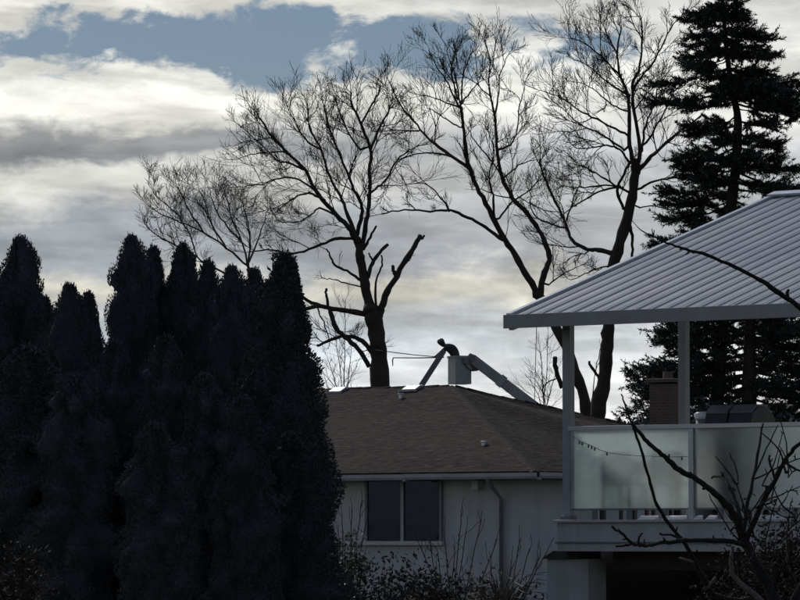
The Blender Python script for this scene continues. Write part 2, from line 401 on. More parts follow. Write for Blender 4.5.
    for (p0, p1) in (((x0 - .06, y - .07, z1), (x1 + .06, y - .003, z1 + .07)), ((x0 - .06, y - .07, z0), (x0, y - .003, z1)), ((x1, y - .07, z0), (x1 + .06, y - .003, z1))):
        MB().box(p0, p1).build('frame', M['trim_dark'], wi)
    MB().box((x0 - .1, y - .11, z0 - .09), (x1 + .1, y - .003, z0 - .002)).build('sill_or_bright_strip', M['trim'], wi, bevel=.01)
    MB().box((xm - .035, y - .075, z0), (xm + .035, y - .042, z1)).build('mullion', M['gutter'], wi)
    MB().box((x0 + .05, y - .043, z0 + .04), (xm - .08, y - .0405, z1 - .05)).build('glass_pane', M['pane'], wi)
    MB().box((xm + .08, y - .043, z0 + .04), (x1 - .05, y - .0405, z1 - .05)).build('glass_pane', M['pane'], wi)
    # downpipe and a narrow service pipe
    D = loc(hit(503, 500, wp, wv))
    MB().tube([(D.x, -.06, ze - .15), (D.x, .1, ze - .3), (D.x, y - .07, ze - .55), (D.x, y - .07, .1)], [.04] * 4, 8).build('downpipe', M['trim_dark'], root, True)
    D = loc(hit(480, 478, wp, wv)); MB().box((D.x - .08, y - .2, ze - .36), (D.x + .08, y - .003, ze - .16)).build('junction_box', M['trim'], root, bevel=.01)
    D = loc(hit(352, 505, wp, wv))
    MB().box((D.x - .4, y - .04, D.z - .85), (D.x + .4, y - .003, D.z + .55)).build('wall_panel', M['trim'], root, bevel=.005)
bungalow()

# ------------------------------------------------------------------ covered deck on the right
TH = R(37)
DU = Vector((math.cos(TH), -math.sin(TH), 0)); DW = Vector((math.sin(TH), math.cos(TH), 0))
DP = V(566, 520, 49.0)
def dloc(P): d = P - Vector((DP.x, DP.y, 0)); return Vector((d.dot(DU), d.dot(DW), d.z))
def covered_deck():
    root = empty('covered_deck', (DP.x, DP.y, 0), -TH)
    tag(root, 'raised deck with ribbed metal shed roof, slim posts and frosted glass railing', 'deck')
    zf = DP.z; LEN = 9.5; DEP = 3.6
    # deck platform
    L0 = dloc(hit(557, 522, DP - DW * .10, DW)).x
    zb = dloc(hit(600, 551.5, DP - DW * .10, DW)).z
    plat = MB().box((L0 + .03, -.06, zb + .05), (LEN, DEP, zf - .03)).build('platform', M['dark_wood'], root)
    MB().box((L0, -.10, zb), (LEN, -.06, zf - .035)).build('edge_board', M['stucco_deck'], plat, bevel=.006)
    MB().box((L0, -.06, zb), (L0 + .03, DEP, zf - .035)).build('edge_board', M['stucco_deck'], plat, bevel=.006)
    MB().box((L0 - .03, -.14, zf - .033), (LEN, DEP + .02, zf)).build('deck_floor', M['trim'], plat, bevel=.006)
    MB().box((L0 - .02, -.118, zb + .10), (LEN, -.101, zb + .118)).build('drip_strip', M['trim_dark'], plat)
    # sloping white strips added to imitate light under the glass, broken by clamps
    for (xa, xb) in ((642, 660), (666, 688), (698, 704), (710, 719), (756, 785)):
        a = dloc(hit(xa, 517, DP, DW)); b = dloc(hit(xb, 517, DP, DW))
        MB().prism([(-.11, .002), (-.02, .002), (-.02, .050)], (0, 1, 0), (0, 0, 1), (b.x - a.x, 0, 0), (a.x, 0, zf)).build('sill_or_bright_strip', M['white'], plat, bevel=.003)
    # supporting storey below
    pa = dloc(hit(547, 570, DP + DW * .15, DW)).x; pb = dloc(hit(588, 570, DP + DW * .15, DW)).x
    zt = dloc(hit(570, 559, DP + DW * .15, DW)).z
    lw = MB().box((pa, .15, -.1), (pb, .55, zt)).build('pier', M['stucco_deck'], root, bevel=.01)
    MB().prism([(-.06, 0), (.5, 0), (.5, .10), (.12, .10)], (1, 0, 0), (0, 0, 1), (0, .48, 0), (pa, .11, zt)).build('pier_gap_shade', M['dark_wood'], lw)  # dark wedge put in as the shaded gap between pier and deck
    MB().box((pb + .3, .25, zb - .22), (LEN, .45, zb + .05)).build('beam', M['dark_wood'], root)
    MB().box((pa, DEP - .15, -.1), (LEN, DEP, zb + .05)).build('back_wall', M['dark_wood'], root)
    MB().box((pa, .56, -.1), (pa + .12, DEP - .16, zb + .05)).build('side_wall', M['dark_wood'], root)
    # roof
    FO = .55
    E = dloc(hit(510, 316, DP - DW * FO, DW)); Ew = Vector((DP.x, DP.y, 0)) + DU * E.x + DW * E.y + Vector((0, 0, E.z))
    RG = dloc(hit(776, 196, Ew, DU))
    run = RG.y - E.y; rise = RG.z - E.z; sl_ = rise / run; SL = math.hypot(run, rise)
    print('deck roof run', run, 'rise', rise, 'eave', E, 'platform z', zf)
    d = Vector((0, run, rise)).normalized(); nn = Vector((0, -rise, run)).normalized()
    RL = 9.9
    roof = MB().prism([(0, -.07), (SL, -.07), (SL, -.012), (0, -.012)], d, nn, (RL, 0, 0), (E.x, E.y, E.z)).build('roof', M['dark_wood'], root)
    pit = .228; h = .014; prof = []
    for k in range(4):
        x = k * pit
        prof += [(x, 0), (x + .085, 0), (x + .095, .004), (x + .115, .004), (x + .125, 0), (x + pit - .060, 0), (x + pit - .040, h), (x + pit - .026, h)]
    prof += [(4 * pit, 0), (4 * pit, -.006), (0, -.006)]
    pm = MB().prism(prof, (1, 0, 0), nn, d * (SL + .05), (0, 0, 0)).mesh('roof_panel'); pm.materials.append(M['metal_roof'])
    for i in range(int(RL / (4 * pit))):
        o = link('roof_panel', pm, None, roof); o.location = Vector((E.x + .03 + i * (4 * pit + .002), E.y, E.z)) - d * .05 + nn * (random.uniform(-.001, .002))
    MB().prism([(-.05, -.18), (.02, -.18), (.02, .034), (-.05, .034)], (1, 0, 0), nn, d * (SL + .03), (E.x, E.y, E.z) ).build('rake_trim', M['rail'], roof)
    MB().prism([(-.075, -.155), (-.045, -.155), (-.045, .012), (-.075, .012)], (0, 1, 0), (0, 0, 1), (RL, 0, 0), (E.x - .05, E.y, E.z)).build('fascia', M['fascia'], roof, bevel=.004)
    MB().prism([(SL - .15, .03), (SL + .06, .03), (SL + .06, .055), (SL - .15, .055)], d, nn, (RL + .1, 0, 0), (E.x - .05, E.y, E.z)).build('ridge_cap', M['rail'], roof)
    # roof posts
    def post(x, y, wd=.11):
        zt_ = E.z + (y - E.y) * sl_ - .07
        po = MB().box((x - wd / 2, y - wd / 2, zf + .002), (x + wd / 2, y + wd / 2, zt_)).build('post', M['post'], root, bevel=.006)
        MB().box((x - wd / 2 - .02, y - wd / 2 - .02, zf + .001), (x + wd / 2 + .02, y + wd / 2 + .02, zf + .05)).build('post_base', M['trim_dark'], po, bevel=.005)
        return po
    post(0, .06)
    bp = dloc(hit(684, 400, DP + DW * 3.0, DW)); post(bp.x, 3.0); post(5.2, .06); post(5.2, 3.0)
    MB().box((-.3, 2.95, E.z + (2.95 - E.y) * sl_ - .25), (LEN, 3.05, E.z + (2.95 - E.y) * sl_ - .075)).build('roof_beam', M['post'], roof)
    # railing
    zr = dloc(hit(620, 425.5, DP, DW)).z
    rail = MB().box((.055, -.035, zr - .055), (LEN, .035, zr)).build('railing', M['rail'], root, bevel=.006)
    MB().box((bp.x - .03 if False else -.035, .12, zr - .055), (.035, 2.94, zr)).build('side_rail', M['rail'], rail, bevel=.006)
    xs = [dloc(hit(692, 470, DP, DW)).x]; step = xs[0]
    xs += [xs[0] + step * k for k in (1, 2, 3)]
    for x in xs:
        MB().box((x - .033, -.03, zf + .002), (x + .033, .03, zr - .056)).build('railing_post', M['rail'], rail, bevel=.004)
    edges = [0.03] + xs
    gb = dloc(hit(600, 508.5, DP, DW)).z
    for i in range(len(edges) - 1):
        g = MB().box((edges[i] + .045, -.006, gb), (edges[i + 1] - .045, .006, zr - .058)).build('glass_panel', M['frosted'], rail)
        MB().box((edges[i] + .045, -.014, gb - .022), (edges[i + 1] - .045, .014, gb - .001)).build('bottom_channel', M['trim_dark'], g)
        for s in (.22, .5, .78):
            x = edges[i] * (1 - s) + edges[i + 1] * s
            MB().box((x - .03, -.02, zf + .002), (x + .03, .02, gb - .023)).build('clamp', M['trim_dark'], g)
    MB().box((-.006, .15, gb), (.006, 2.9, zr - .058)).build('side_glass', M['frosted'], rail)
    return zf, zr
ZF, ZR = covered_deck()

def on_deck(px, py, back): return hit(px, py, DP + DW * back, DW)
def deck_things():
    # barbecue behind the glass
    c = on_deck(740, 460, .45); root = empty('barbecue', (c.x, c.y, ZF), -TH)
    tag(root, 'dark barbecue with pale lid edge standing behind the right glass panel', 'barbecue')
    top = on_deck(742, 406.5, .55).z - ZF; wl = .31
    b = MB().box((-wl, -.27, .12), (wl, .27, top - .36)).build('cabinet', M['black'], root, bevel=.015)
    for s in (-1, 1):
        dr = MB().box((min(0.01 * s, wl * s * .96), -.292, .18), (max(.01 * s, wl * s * .96), -.272, top - .52)).build('door', M['black'], b, bevel=.006)
        MB().tube([(.05 * s, -.30, .5), (.05 * s, -.32, .52), (.05 * s, -.32, top - .60), (.05 * s, -.30, top - .58)], [.008] * 4, 6).build('handle', M['rail'], dr)
    MB().box((-wl, -.295, top - .50), (wl, -.273, top - .38)).build('control_panel', M['trim_dark'], b, bevel=.006)
    for s in (-1, 1):
        x0, x1 = (-wl - .02, -.008) if s < 0 else (.008, wl + .02)
        lid = MB().prism([(-.29, 0), (-.29, .14), (-.24, .26), (-.12, .335), (.12, .335), (.27, .2), (.27, 0)], (0, 1, 0), (0, 0, 1), (x1 - x0, 0, 0), (x0, 0, top - .345)).build('lid', M['black'], root, bevel=.012)
        MB().prism([(-.25, .255), (-.255, .275), (-.12, .36), (.12, .36), (.12, .338), (-.12, .338)], (0, 1, 0), (0, 0, 1), (x1 - x0 - .02, 0, 0), (x0 + .01, 0, top - .345)).build('lid_edge', M['trim_dark'], lid)
    for sx in (-1, 1):
        for sy in (-1, 1): MB().lathe([(.02, 0), (.045, .03), (.045, .09), (.02, .12)], (sx * (wl - .07), sy * .2, 0.0), 10).build('castor', M['black'], root)
    # table and chairs showing through the left glass panel
    c = on_deck(655, 470, 1.45); r = empty('patio_table', (c.x, c.y, ZF), -TH); tag(r, 'dark patio table blurred behind the left frosted glass panel', 'table')
    tt = MB().box((-.62, -.42, .70), (.62, .42, .745)).build('tabletop', M['dark_wood'], r, bevel=.01)
    for sx in (-1, 1):
        for sy in (-1, 1): MB().box((sx * .55 - .03, sy * .35 - .03, 0), (sx * .55 + .03, sy * .35 + .03, .699)).build('leg', M['black'], r)
    for px, lab in ((668, 'dark patio chair behind the left glass panel, nearer the railing post'), (618, 'dark patio chair behind the left glass panel, nearer the corner post')):
        c = on_deck(px, 470, .62); r = empty('patio_chair', (c.x, c.y, ZF), -TH); tag(r, lab, 'chair', 'patio chairs on the deck')
        MB().box((-.22, -.02, .42), (.22, .40, .46)).build('seat', M['dark_wood'], r, bevel=.01)
        MB().box((-.22, -.06, .47), (.22, -.025, .84)).build('backrest', M['dark_wood'], r, bevel=.01)
        for sx in (-1, 1):
            for y0, h in ((-.055, .469), (.33, .419)): MB().box((sx * .19 - .02, y0, 0), (sx * .19 + .02, y0 + .035, h)).build('leg', M['black'], r)
    # pale lidded bin beside it
    c = on_deck(705.5, 460, .5); top = on_deck(705.5, 412, .5).z - ZF
    r = empty('planter_pot', (c.x, c.y, ZF)); tag(r, 'tall dark pot with a pale rim beside the barbecue on the deck', 'pot')
    MB().lathe([(.10, 0), (.115, .05), (.13, top * .6), (.115, top - .09), (.112, top - .09)], (0, 0, 0), 18).build('body', M['trim_dark'], r, True)
    MB().lathe([(.116, top - .089), (.135, top - .06), (.135, top - .02), (.10, top), (.02, top + .004)], (0, 0, 0), 18).build('lid', M['white'], r, True)
    # string of lights sagging in front of the glass
    pts = [(572, 436), (580, 441), (590, 445), (600, 450), (610, 453), (625, 455), (645, 456), (668, 457), (688, 456.5)]
    P = [on_deck(x, y, -.03) for x, y in pts]
    r = empty('light_string', tuple(P[0])); tag(r, 'thin dark string with small bulbs sagging across the left glass panel', 'light string')
    P = [p - P[0] for p in P]
    MB().tube(P, [.0035] * len(P), 5).build('wire', M['black'], r)
    for i in range(1, 26):
        s = i / 26 * (len(P) - 1); k = int(s); p = P[k].lerp(P[k + 1], s - k)
        if i not in (3, 4, 6, 7, 8, 12, 25): continue
        MB().lathe([(.006, .004), (.010, -.01), (.013, -.03), (.004, -.045)], tuple(p + Vector((0, -.004, 0))), 8).build('bulb', M['trim_dark'], r)
deck_things()

# ------------------------------------------------------------------ bare trees
class Tree:
    def __init__(s, Y, seed): s.Y = Y; s.rd = random.Random(seed); s.limbs = MB(); s.twigs = MB(); s.nt = 0; s.axes = []; s.rmin = .008 if Y > 30 else .0012
    def twig(s, p, d, L, r, lev, maxlev, up=.07):
        rd = s.rd; n = 4 if lev > 1 else 5; pts = [p.copy()]; q = p.copy(); dd = d.copy()
        for i in range(n):
            dd = (dd + Vector((rd.gauss(0, .15), rd.gauss(0, .15), rd.gauss(0, .15) + up))).normalized()
            q = q + dd * (L / n); pts.append(q.copy())
        rad = [max(r * (1 - .7 * i / n), .0050) for i in range(n + 1)]
        s.twigs.tube(pts, rad, 3 if r < .03 else 4, False); s.nt += 1
        if lev < maxlev:
            nch = {1: 7, 2: 4, 3: 2}[lev]
            for k in range(nch):
                t = .22 + .78 * (k + rd.random()) / nch; i = min(int(t * n), n - 1); f = t * n - i
                b = pts[i].lerp(pts[i + 1], min(f, 1)); ax = (pts[i + 1] - pts[i]).normalized()
                s.twig(b, s.fork(ax, rd.uniform(18, 42)), L * rd.uniform(.45, .8) * (1.2 - .5 * t), r * rd.uniform(.5, .66), lev + 1, maxlev, up)
    def fork(s, ax, ang, flat=.75):
        rd = s.rd; v = Vector((rd.gauss(0, 1), rd.gauss(0, 1) * flat, rd.gauss(0, 1) + .25)); v = (v - ax * v.dot(ax))
        v = v.normalized() if v.length > 1e-6 else Vector((1, 0, 0))
        return (ax * math.cos(R(ang)) + v * math.sin(R(ang))).normalized()
    def limb(s, pts, w0, w1, tw=.5, tl=1.3, depth=0.0, start=.25, dy0=0.0, maxlev=3, twr=.022, up=.07, blunt=False):
        """pts: bearings of the limb's course; w in pixels at this distance"""
        rd = s.rd; sc = s.Y / F; P = []; n = len(pts); dens = []; tw *= .74; tl *= 1.12; twr *= .64; w0 *= .90; w1 *= .85
        for i in range(n - 1):                       # smooth the course
            p0 = pts[max(i - 1, 0)]; p1 = pts[i]; p2 = pts[i + 1]; p3 = pts[min(i + 2, n - 1)]
            for k in range(4):
                t = k / 4
                f = lambda a: .5 * (2 * p1[a] + (p2[a] - p0[a]) * t + (2 * p0[a] - 5 * p1[a] + 4 * p2[a] - p3[a]) * t * t + (3 * p1[a] - p0[a] - 3 * p2[a] + p3[a]) * t ** 3)
                dens.append((f(0), f(1)))
        dens.append(tuple(pts[-1][:2]))
        p0 = V(dens[0][0], dens[0][1], s.Y); near = None       # grow out of the limb it springs from
        for q in s.axes:
            dd = math.hypot(q.x - p0.x, q.z - p0.z) * (s.Y / (q.y))
            if dd < 13 * sc and (near is None or dd < near[0]): near = (dd, q)
        if near: dy0 = near[1].y - s.Y
        N = len(dens)
        for i, (x, y) in enumerate(dens):
            t = i / (N - 1); P.append(V(x + rd.gauss(0, .4), y + rd.gauss(0, .4), s.Y + dy0 + depth * t + rd.gauss(0, .03 * min(1, s.Y / 100))))
        if near: P.insert(0, near[1].copy()); N += 1
        s.axes += [p.copy() for p in P]
        rad = [max((w0 + (w1 - w0) * (i / (N - 1)) ** .8) * sc / 2 * rd.uniform(.88, 1.12), s.rmin) for i in range(N)]
        s.limbs.tube(P, rad, 8 if w0 > 5 else 6, True)
        L = sum((P[i + 1] - P[i]).length for i in range(N - 1)); nt = int(L * (1 - start) / tw) if tw else 0
        for k in range(nt):
            t = start + (1 - start) * (k + rd.random()) / nt; i = min(int(t * (N - 1)), N - 2); b = P[i].lerp(P[i + 1], t * (N - 1) - i)
            ax = (P[i + 1] - P[i]).normalized()
            s.twig(b, s.fork(ax, rd.uniform(22, 55)), tl * rd.choice((rd.uniform(.3, .8), rd.uniform(.7, 1.5))) * (1.3 - .85 * t), min(twr * rd.uniform(.6, 1.9), rad[i] * .75), 1, maxlev, up)
        if not blunt and tw: s.twig(P[-1], (P[-1] - P[-2]).normalized(), tl * .5, min(rad[-1], twr), 1, maxlev, up)
        return P
    def finish(s, name, label, m1='bark', m2='bark', group='bare trees'):
        base = Vector(s.limbs.v[0]); r = empty(name, (base.x, base.y, 0)); tag(r, label, 'tree', group)
        off = Vector((base.x, base.y, 0))
        for mb, nm, mm in ((s.limbs, 'trunk', m1), (s.twigs, 'crown', m2)):
            mb.v = [(v[0] - off.x, v[1] - off.y, v[2]) for v in mb.v]; mb.build(nm, M[mm], r, True)
        return r

# pruned tree at the left of the bucket
A = Tree(150, 3)
A.limb([(384, 615), (383, 500), (381, 400), (378, 350), (375, 322), (371, 306)], 24, 18, 0)
A.limb([(371, 312), (367, 295), (364, 275), (360, 257), (359, 246), (356, 238)], 12, 9, 0)
A.limb([(379, 318), (382, 307), (387, 292), (400, 270), (412, 250), (420, 236)], 9.5, 5.5, 0)
A.limb([(396, 277), (394, 272), (393, 266)], 5, 4, 0)
A.limb([(419, 240), (422, 238), (424, 236)], 3, 3, 0)
A.limb([(404, 263), (408, 262), (412, 257)], 1.5, .8, 1.2, .5, maxlev=2)
A.limb([(376, 310), (376, 282), (380, 271), (382, 262), (381, 256)], 3.2, 2, 0)
A.limb([(368, 277), (372, 263), (380, 252), (388, 244)], 5.5, 4, 0)
A.limb([(373, 261), (370, 256), (369, 253)], 2.6, 1.6, 0)
A.limb([(364, 249), (370, 237), (376, 226)], 4.5, 2.5, 0)
A.limb([(362, 281), (347, 271), (335, 265), (330, 255), (326, 249)], 4, 1.6, .9, .8, maxlev=2)
A.limb([(362, 287), (345, 283), (333, 279), (326, 279)], 2.2, 1, .9, .8, maxlev=2)
A.limb([(366, 314), (342, 310), (322, 307), (300, 310), (288, 312)], 7, 3.5, .8, 1.3, start=.3)
A.limb([(325, 307), (307, 300), (295, 294), (284, 290)], 5, 3.5, .8, 1.2)
A.limb([(328, 306), (326, 296), (326, 289)], 4, 3, 0)
A.limb([(330, 309), (334, 325), (345, 337), (358, 349), (369, 366)], 5.5, 6, .8, 1.0)
A.limb([(371, 352), (362, 341), (347, 336), (332, 339), (317, 346)], 6, 3, .7, 1.2)
A.limb([(318, 310), (323, 322), (329, 340)], 2.2, 1.4, .8, .9, maxlev=2)
A.limb([(355, 239), (335, 239), (315, 247), (292, 254), (272, 250), (250, 252)], 4.5, 1.5, .45, 1.3)
A.limb([(358, 243), (354, 236), (347, 225), (332, 210), (315, 190), (305, 170), (287, 152), (270, 134), (260, 118)], 8, 2, .40, 1.7, -2)
A.limb([(356, 237), (346, 210), (342, 200), (330, 177), (320, 147), (309, 126), (309, 108)], 5.5, 1.6, .38, 1.6, 2)
A.limb([(357, 234), (362, 215), (361, 203), (352, 185), (340, 155), (330, 130), (324, 105)], 5.5, 1.5, .38, 1.6, -3)
A.limb([(362, 247), (366, 225), (369, 205), (370, 172), (370, 147), (360, 122), (352, 104), (351, 92)], 6.5, 1.8, .42, 1.5, 0)
A.limb([(370, 150), (380, 127), (389, 110), (392, 98)], 3.6, 1.4, .42, 1.4, 2)
A.limb([(361, 124), (370, 108), (378, 94), (380, 86)], 3, 1.3, .42, 1.3, -1)
A.limb([(368, 195), (376, 188), (386, 180), (397, 160), (410, 150), (424, 144)], 3.5, 1.2, .55, 1.3, 1)
A.limb([(325, 200), (312, 194), (300, 195), (289, 202), (276, 212)], 3.4, 1.2, .5, 1.4, -3)
A.limb([(305, 170), (290, 163), (277, 160), (257, 140), (240, 126)], 3.2, 1.0, .42, 1.5, -2)
A.limb([(318, 194), (300, 180), (280, 178), (262, 184), (245, 186)], 3, 1, .42, 1.5, 3)
A.limb([(287, 152), (272, 152), (255, 154), (240, 158)], 2.4, .9, .42, 1.3, 2)
A.limb([(336, 215), (320, 208), (312, 214), (298, 222), (280, 222)], 2.8, 1, .45, 1.4, -3)
A.limb([(360, 150), (348, 132), (340, 112), (334, 96)], 2.8, 1.1, .40, 1.4, 3)
A.limb([(322, 150), (308, 142), (296, 124), (286, 104)], 2.8, 1.1, .40, 1.4, -3)
A.finish('bare_tree', 'pruned bare tree with sawn stubs rising behind the bungalow ridge')

# two-stemmed tree left of the deck roof
B = Tree(128, 5)
B.limb([(596, 612), (592, 480), (588, 420), (578, 380), (566, 346), (553, 322), (543, 302), (536, 292)], 15, 10, 0)
B.limb([(540, 299), (528, 278), (515, 255), (502, 235), (492, 215), (480, 192), (470, 170), (465, 142), (461, 107)], 9, 3.5, .8, 1.3, 0, .35)
B.limb([(540, 300), (543, 277), (549, 260), (544, 240), (532, 220), (512, 197), (502, 177), (497, 150), (496, 130), (494, 112)], 8, 3, .7, 1.3, 2, .35)
for t in ([(461, 110), (448, 84), (438, 68), (430, 50)], [(460, 108), (457, 84), (450, 62), (445, 44)], [(461, 112), (462, 85), (466, 66), (474, 48)], [(458, 100), (452, 78), (453, 60), (457, 46)], [(462, 104), (470, 92), (482, 80)]):
    B.limb(t, 2.6, .9, .62, 1.15, B.rd.uniform(-2, 2), .15)
B.limb([(461, 108), (440, 100), (422, 95)], 2.6, 1, .42, 1.2, 1)
B.limb([(461, 128), (450, 122), (436, 112), (428, 108)], 2.2, 1, .45, 1.1, -1)
B.limb([(494, 114), (489, 87), (490, 60), (485, 42)], 3, 1, .45, 1.2, -1)
B.limb([(495, 118), (498, 98), (500, 75), (508, 55)], 3, 1, .45, 1.2, 2)
B.limb([(497, 150), (510, 145), (517, 130), (520, 105), (525, 88)], 3, 1, .45, 1.2, -1)
B.limb([(471, 170), (450, 155), (430, 140), (417, 125), (400, 105), (390, 84)], 4.6, 1.4, .5, 1.5, 2)
B.limb([(455, 158), (435, 153), (417, 154), (400, 160), (392, 172), (384, 184)], 2.4, 1, .5, 1.4, 0)
B.limb([(418, 131), (400, 130), (384, 131)], 2.2, 1, .6, 1.0, 0)
B.limb([(503, 240), (485, 227), (467, 217), (450, 211), (430, 211), (405, 210), (382, 214)], 5, 1.6, .9, 1.0, -1, .4)
B.limb([(450, 211), (440, 197), (428, 185), (410, 184)], 2.6, .9, .7, 1.0, 1)
B.limb([(500, 218), (512, 202), (530, 190), (540, 177)], 3, 1.2, .55, 1.3, -1)
B.limb([(494, 216), (493, 195), (489, 178), (494, 155), (490, 135)], 3.4, 1.2, .5, 1.2, -1)
B.limb([(505, 180), (490, 160), (475, 140), (468, 128)], 2.6, 1, .6, 1.2, 0)
B.limb([(512, 197), (497, 196), (484, 190), (472, 190)], 1.8, .8, .6, 1.0, 1)
B.limb([(503, 178), (520, 165), (534, 160)], 2.4, 1, .55, 1.3, -1)
B.limb([(562, 388), (558, 376), (555, 366), (555, 358)], 5, 6, 0)
B.limb([(557, 378), (546, 384), (542, 392)], 2, 1.2, .7, .6, maxlev=2)
B.limb([(549, 285), (562, 275), (575, 268)], 2.4, 1, .6, 1.0)
B.finish('bare_tree', 'bare two-stemmed tree crossing behind the left corner of the deck roof')

# large tree in front of the spruce
Cc = Tree(122, 9)
Cc.limb([(592, 620), (596, 480), (598, 412), (604, 380), (607, 346), (609, 322), (611, 290), (615, 260), (625, 225), (632, 197), (635, 172), (636, 160)], 19, 10, 0)
Cc.limb([(634, 168), (630, 145), (629, 112), (627, 92), (620, 75), (617, 50), (622, 26)], 6, 1.6, .42, 1.2, 0)
Cc.limb([(638, 166), (640, 147), (634, 112), (632, 87), (640, 65), (642, 37), (640, 14)], 6, 1.6, .42, 1.2, 1)
Cc.limb([(633, 90), (642, 76), (655, 60), (667, 35), (680, 17)], 3.4, 1.2, .40, 1.2, -1)
Cc.limb([(627, 94), (607, 82), (587, 65), (572, 58)], 3, 1, .42, 1.2, 1)
Cc.limb([(620, 76), (602, 57), (584, 43), (570, 37)], 2.8, 1, .40, 1.2, -2)
Cc.limb([(618, 55), (608, 36), (600, 18)], 2.4, 1, .40, 1.2, 2)
Cc.limb([(625, 133), (602, 122), (582, 112), (565, 100), (547, 92)], 3.4, 1.2, .42, 1.3, 2)
Cc.limb([(624, 150), (602, 135), (578, 123), (562, 108)], 3, 1, .42, 1.3, -2)
Cc.limb([(628, 112), (612, 105), (597, 92), (580, 82)], 2.6, 1, .42, 1.2, 3)
Cc.limb([(642, 150), (645, 125), (655, 102), (657, 80)], 3.6, 1.2, .45, 1.2, 2)
Cc.limb([(638, 172), (648, 160), (662, 147), (680, 131), (700, 117)], 6, 2, .55, 1.2, -1)
Cc.limb([(641, 148), (652, 134), (664, 112), (676, 88)], 3.2, 1.2, .42, 1.2, -2)
Cc.limb([(628, 192), (610, 182), (592, 171), (580, 165)], 3.4, 1.2, .5, 1.2, 1)
Cc.limb([(622, 187), (600, 186), (580, 188), (562, 186)], 2.6, 1, .5, 1.2, -1)
Cc.limb([(620, 186), (605, 190), (587, 198), (570, 209), (562, 216)], 3, 1, .5, 1.2, 2)
Cc.limb([(624, 208), (617, 192), (624, 174), (630, 160)], 4, 2.5, .8, .8, -1)
Cc.limb([(630, 163), (620, 150), (607, 145), (585, 149), (572, 146)], 3.2, 1.2, .5, 1.2, -2)
Cc.limb([(641, 188), (655, 181), (670, 178), (684, 179)], 3.4, 1.6, .7, .9, -1)
Cc.limb([(640, 207), (655, 206), (672, 210)], 2.2, 1, .7, .8, 1)
Cc.limb([(630, 224), (632, 240), (632, 257)], 4, 3, 0)
Cc.limb([(613, 253), (598, 250), (587, 249), (572, 240), (565, 222), (552, 195), (542, 172), (540, 158)], 6, 2, .5, 1.3, 1)
Cc.limb([(566, 228), (552, 224), (537, 217), (530, 205), (531, 195)], 2.6, 1, .55, 1.0, -1)
Cc.limb([(565, 222), (572, 205), (577, 190), (582, 180)], 2.6, 1, .55, 1.0, 1)
Cc.limb([(613, 266), (598, 268), (585, 274), (570, 280)], 2.6, 1, .7, .9, -1)
Cc.limb([(604, 384), (596, 374), (588, 361)], 5, 3.5, 0)
Cc.limb([(592, 400), (596, 370), (600, 350)], 1.4, 1, 1, .6, maxlev=2)
Cc.finish('bare_tree', 'tallest bare tree, dark trunk rising just left of the spruce')

# low twiggy tree behind the cedars
D = Tree(140, 21)
D.limb([(262, 620), (258, 420), (254, 300), (249, 268)], 14, 7, 0)
for k, t in enumerate(([(249, 270), (240, 237), (232, 220), (228, 200), (222, 185)], [(248, 266), (226, 248), (203, 232), (180, 222), (158, 212), (148, 205)], [(250, 285), (215, 268), (197, 257), (190, 235), (175, 212), (157, 197), (148, 183)],
          [(248, 266), (250, 240), (246, 215), (240, 196)], [(226, 248), (212, 225), (206, 205), (200, 190)], [(203, 232), (190, 212), (182, 196), (178, 188)], [(249, 262), (258, 240), (264, 222), (268, 208)], [(197, 257), (175, 245), (158, 236), (146, 226)], [(240, 240), (224, 222), (214, 205), (210, 190)])):
    D.limb(t, 3, .8, .50, 1.25, (-1) ** k * 2.0, .2, twr=.017)
D.finish('bare_tree', 'low fine-twigged bare tree showing above the dark cedars', 'bark_grey', 'bark_grey')

# thin brush between the bungalow ridge and the sky
for (bx, lab, tops) in ((345, 'pale spindly sapling left of the pruned tree trunk', [(335, 330), (345, 300), (352, 345), (328, 360)]),
                        (545, 'pale spindly sapling by the left post of the deck', [(540, 350), (548, 335), (556, 372), (533, 385)])):
    S = Tree(165, bx)
    S.limb([(bx, 600), (bx, 480), (bx - 1, 410)], 4, 2.5, 0)
    for tp in tops: S.limb([(bx - 1, 412), ((bx + tp[0]) / 2, (412 + tp[1]) / 2), tp], 1.6, .7, .45, 1.1, 0, .1, maxlev=2, twr=.014)
    S.finish('sapling', lab, 'bark_grey', 'bark_grey', 'thin saplings against the sky')

# ------------------------------------------------------------------ leaf-card meshes
def cards(C0, D0, S0, L, W, name):
    """quads: centre, long direction, side direction, length, width arrays -> mesh (slightly kinked leaves)"""
    n = len(C0); L = L[:, None]; W = W[:, None]
    a = C0 - D0 * L / 2; b = C0 + S0 * W / 2 - D0 * L * .05; c = C0 + D0 * L / 2; d = C0 - S0 * W / 2 - D0 * L * .05
    v = np.stack([a, b, c, d], 1).reshape(-1, 3)
    return v, n
def unit(a): return a / np.maximum(np.linalg.norm(a, axis=1, keepdims=True), 1e-9)
def mesh_from(vs, quads_n, extra=None, name='crown', smooth=False):
    v = vs; nv = len(v); me = bpy.data.meshes.new(name)
    f = np.arange(quads_n * 4).reshape(-1, 4)
    if extra is not None:
        ev, ef = extra; f = np.concatenate([f, np.asarray(ef) + nv]); v = np.concatenate([v, np.asarray(ev)])
    me.vertices.add(len(v)); me.vertices.foreach_set('co', v.astype(np.float32).ravel())
    me.loops.add(f.size); me.loops.foreach_set('vertex_index', f.astype(np.int32).ravel())
    me.polygons.add(len(f)); me.polygons.foreach_set('loop_start', np.arange(0, f.size, 4, dtype=np.int32))
    me.update(calc_edges=True); me.validate(); return me

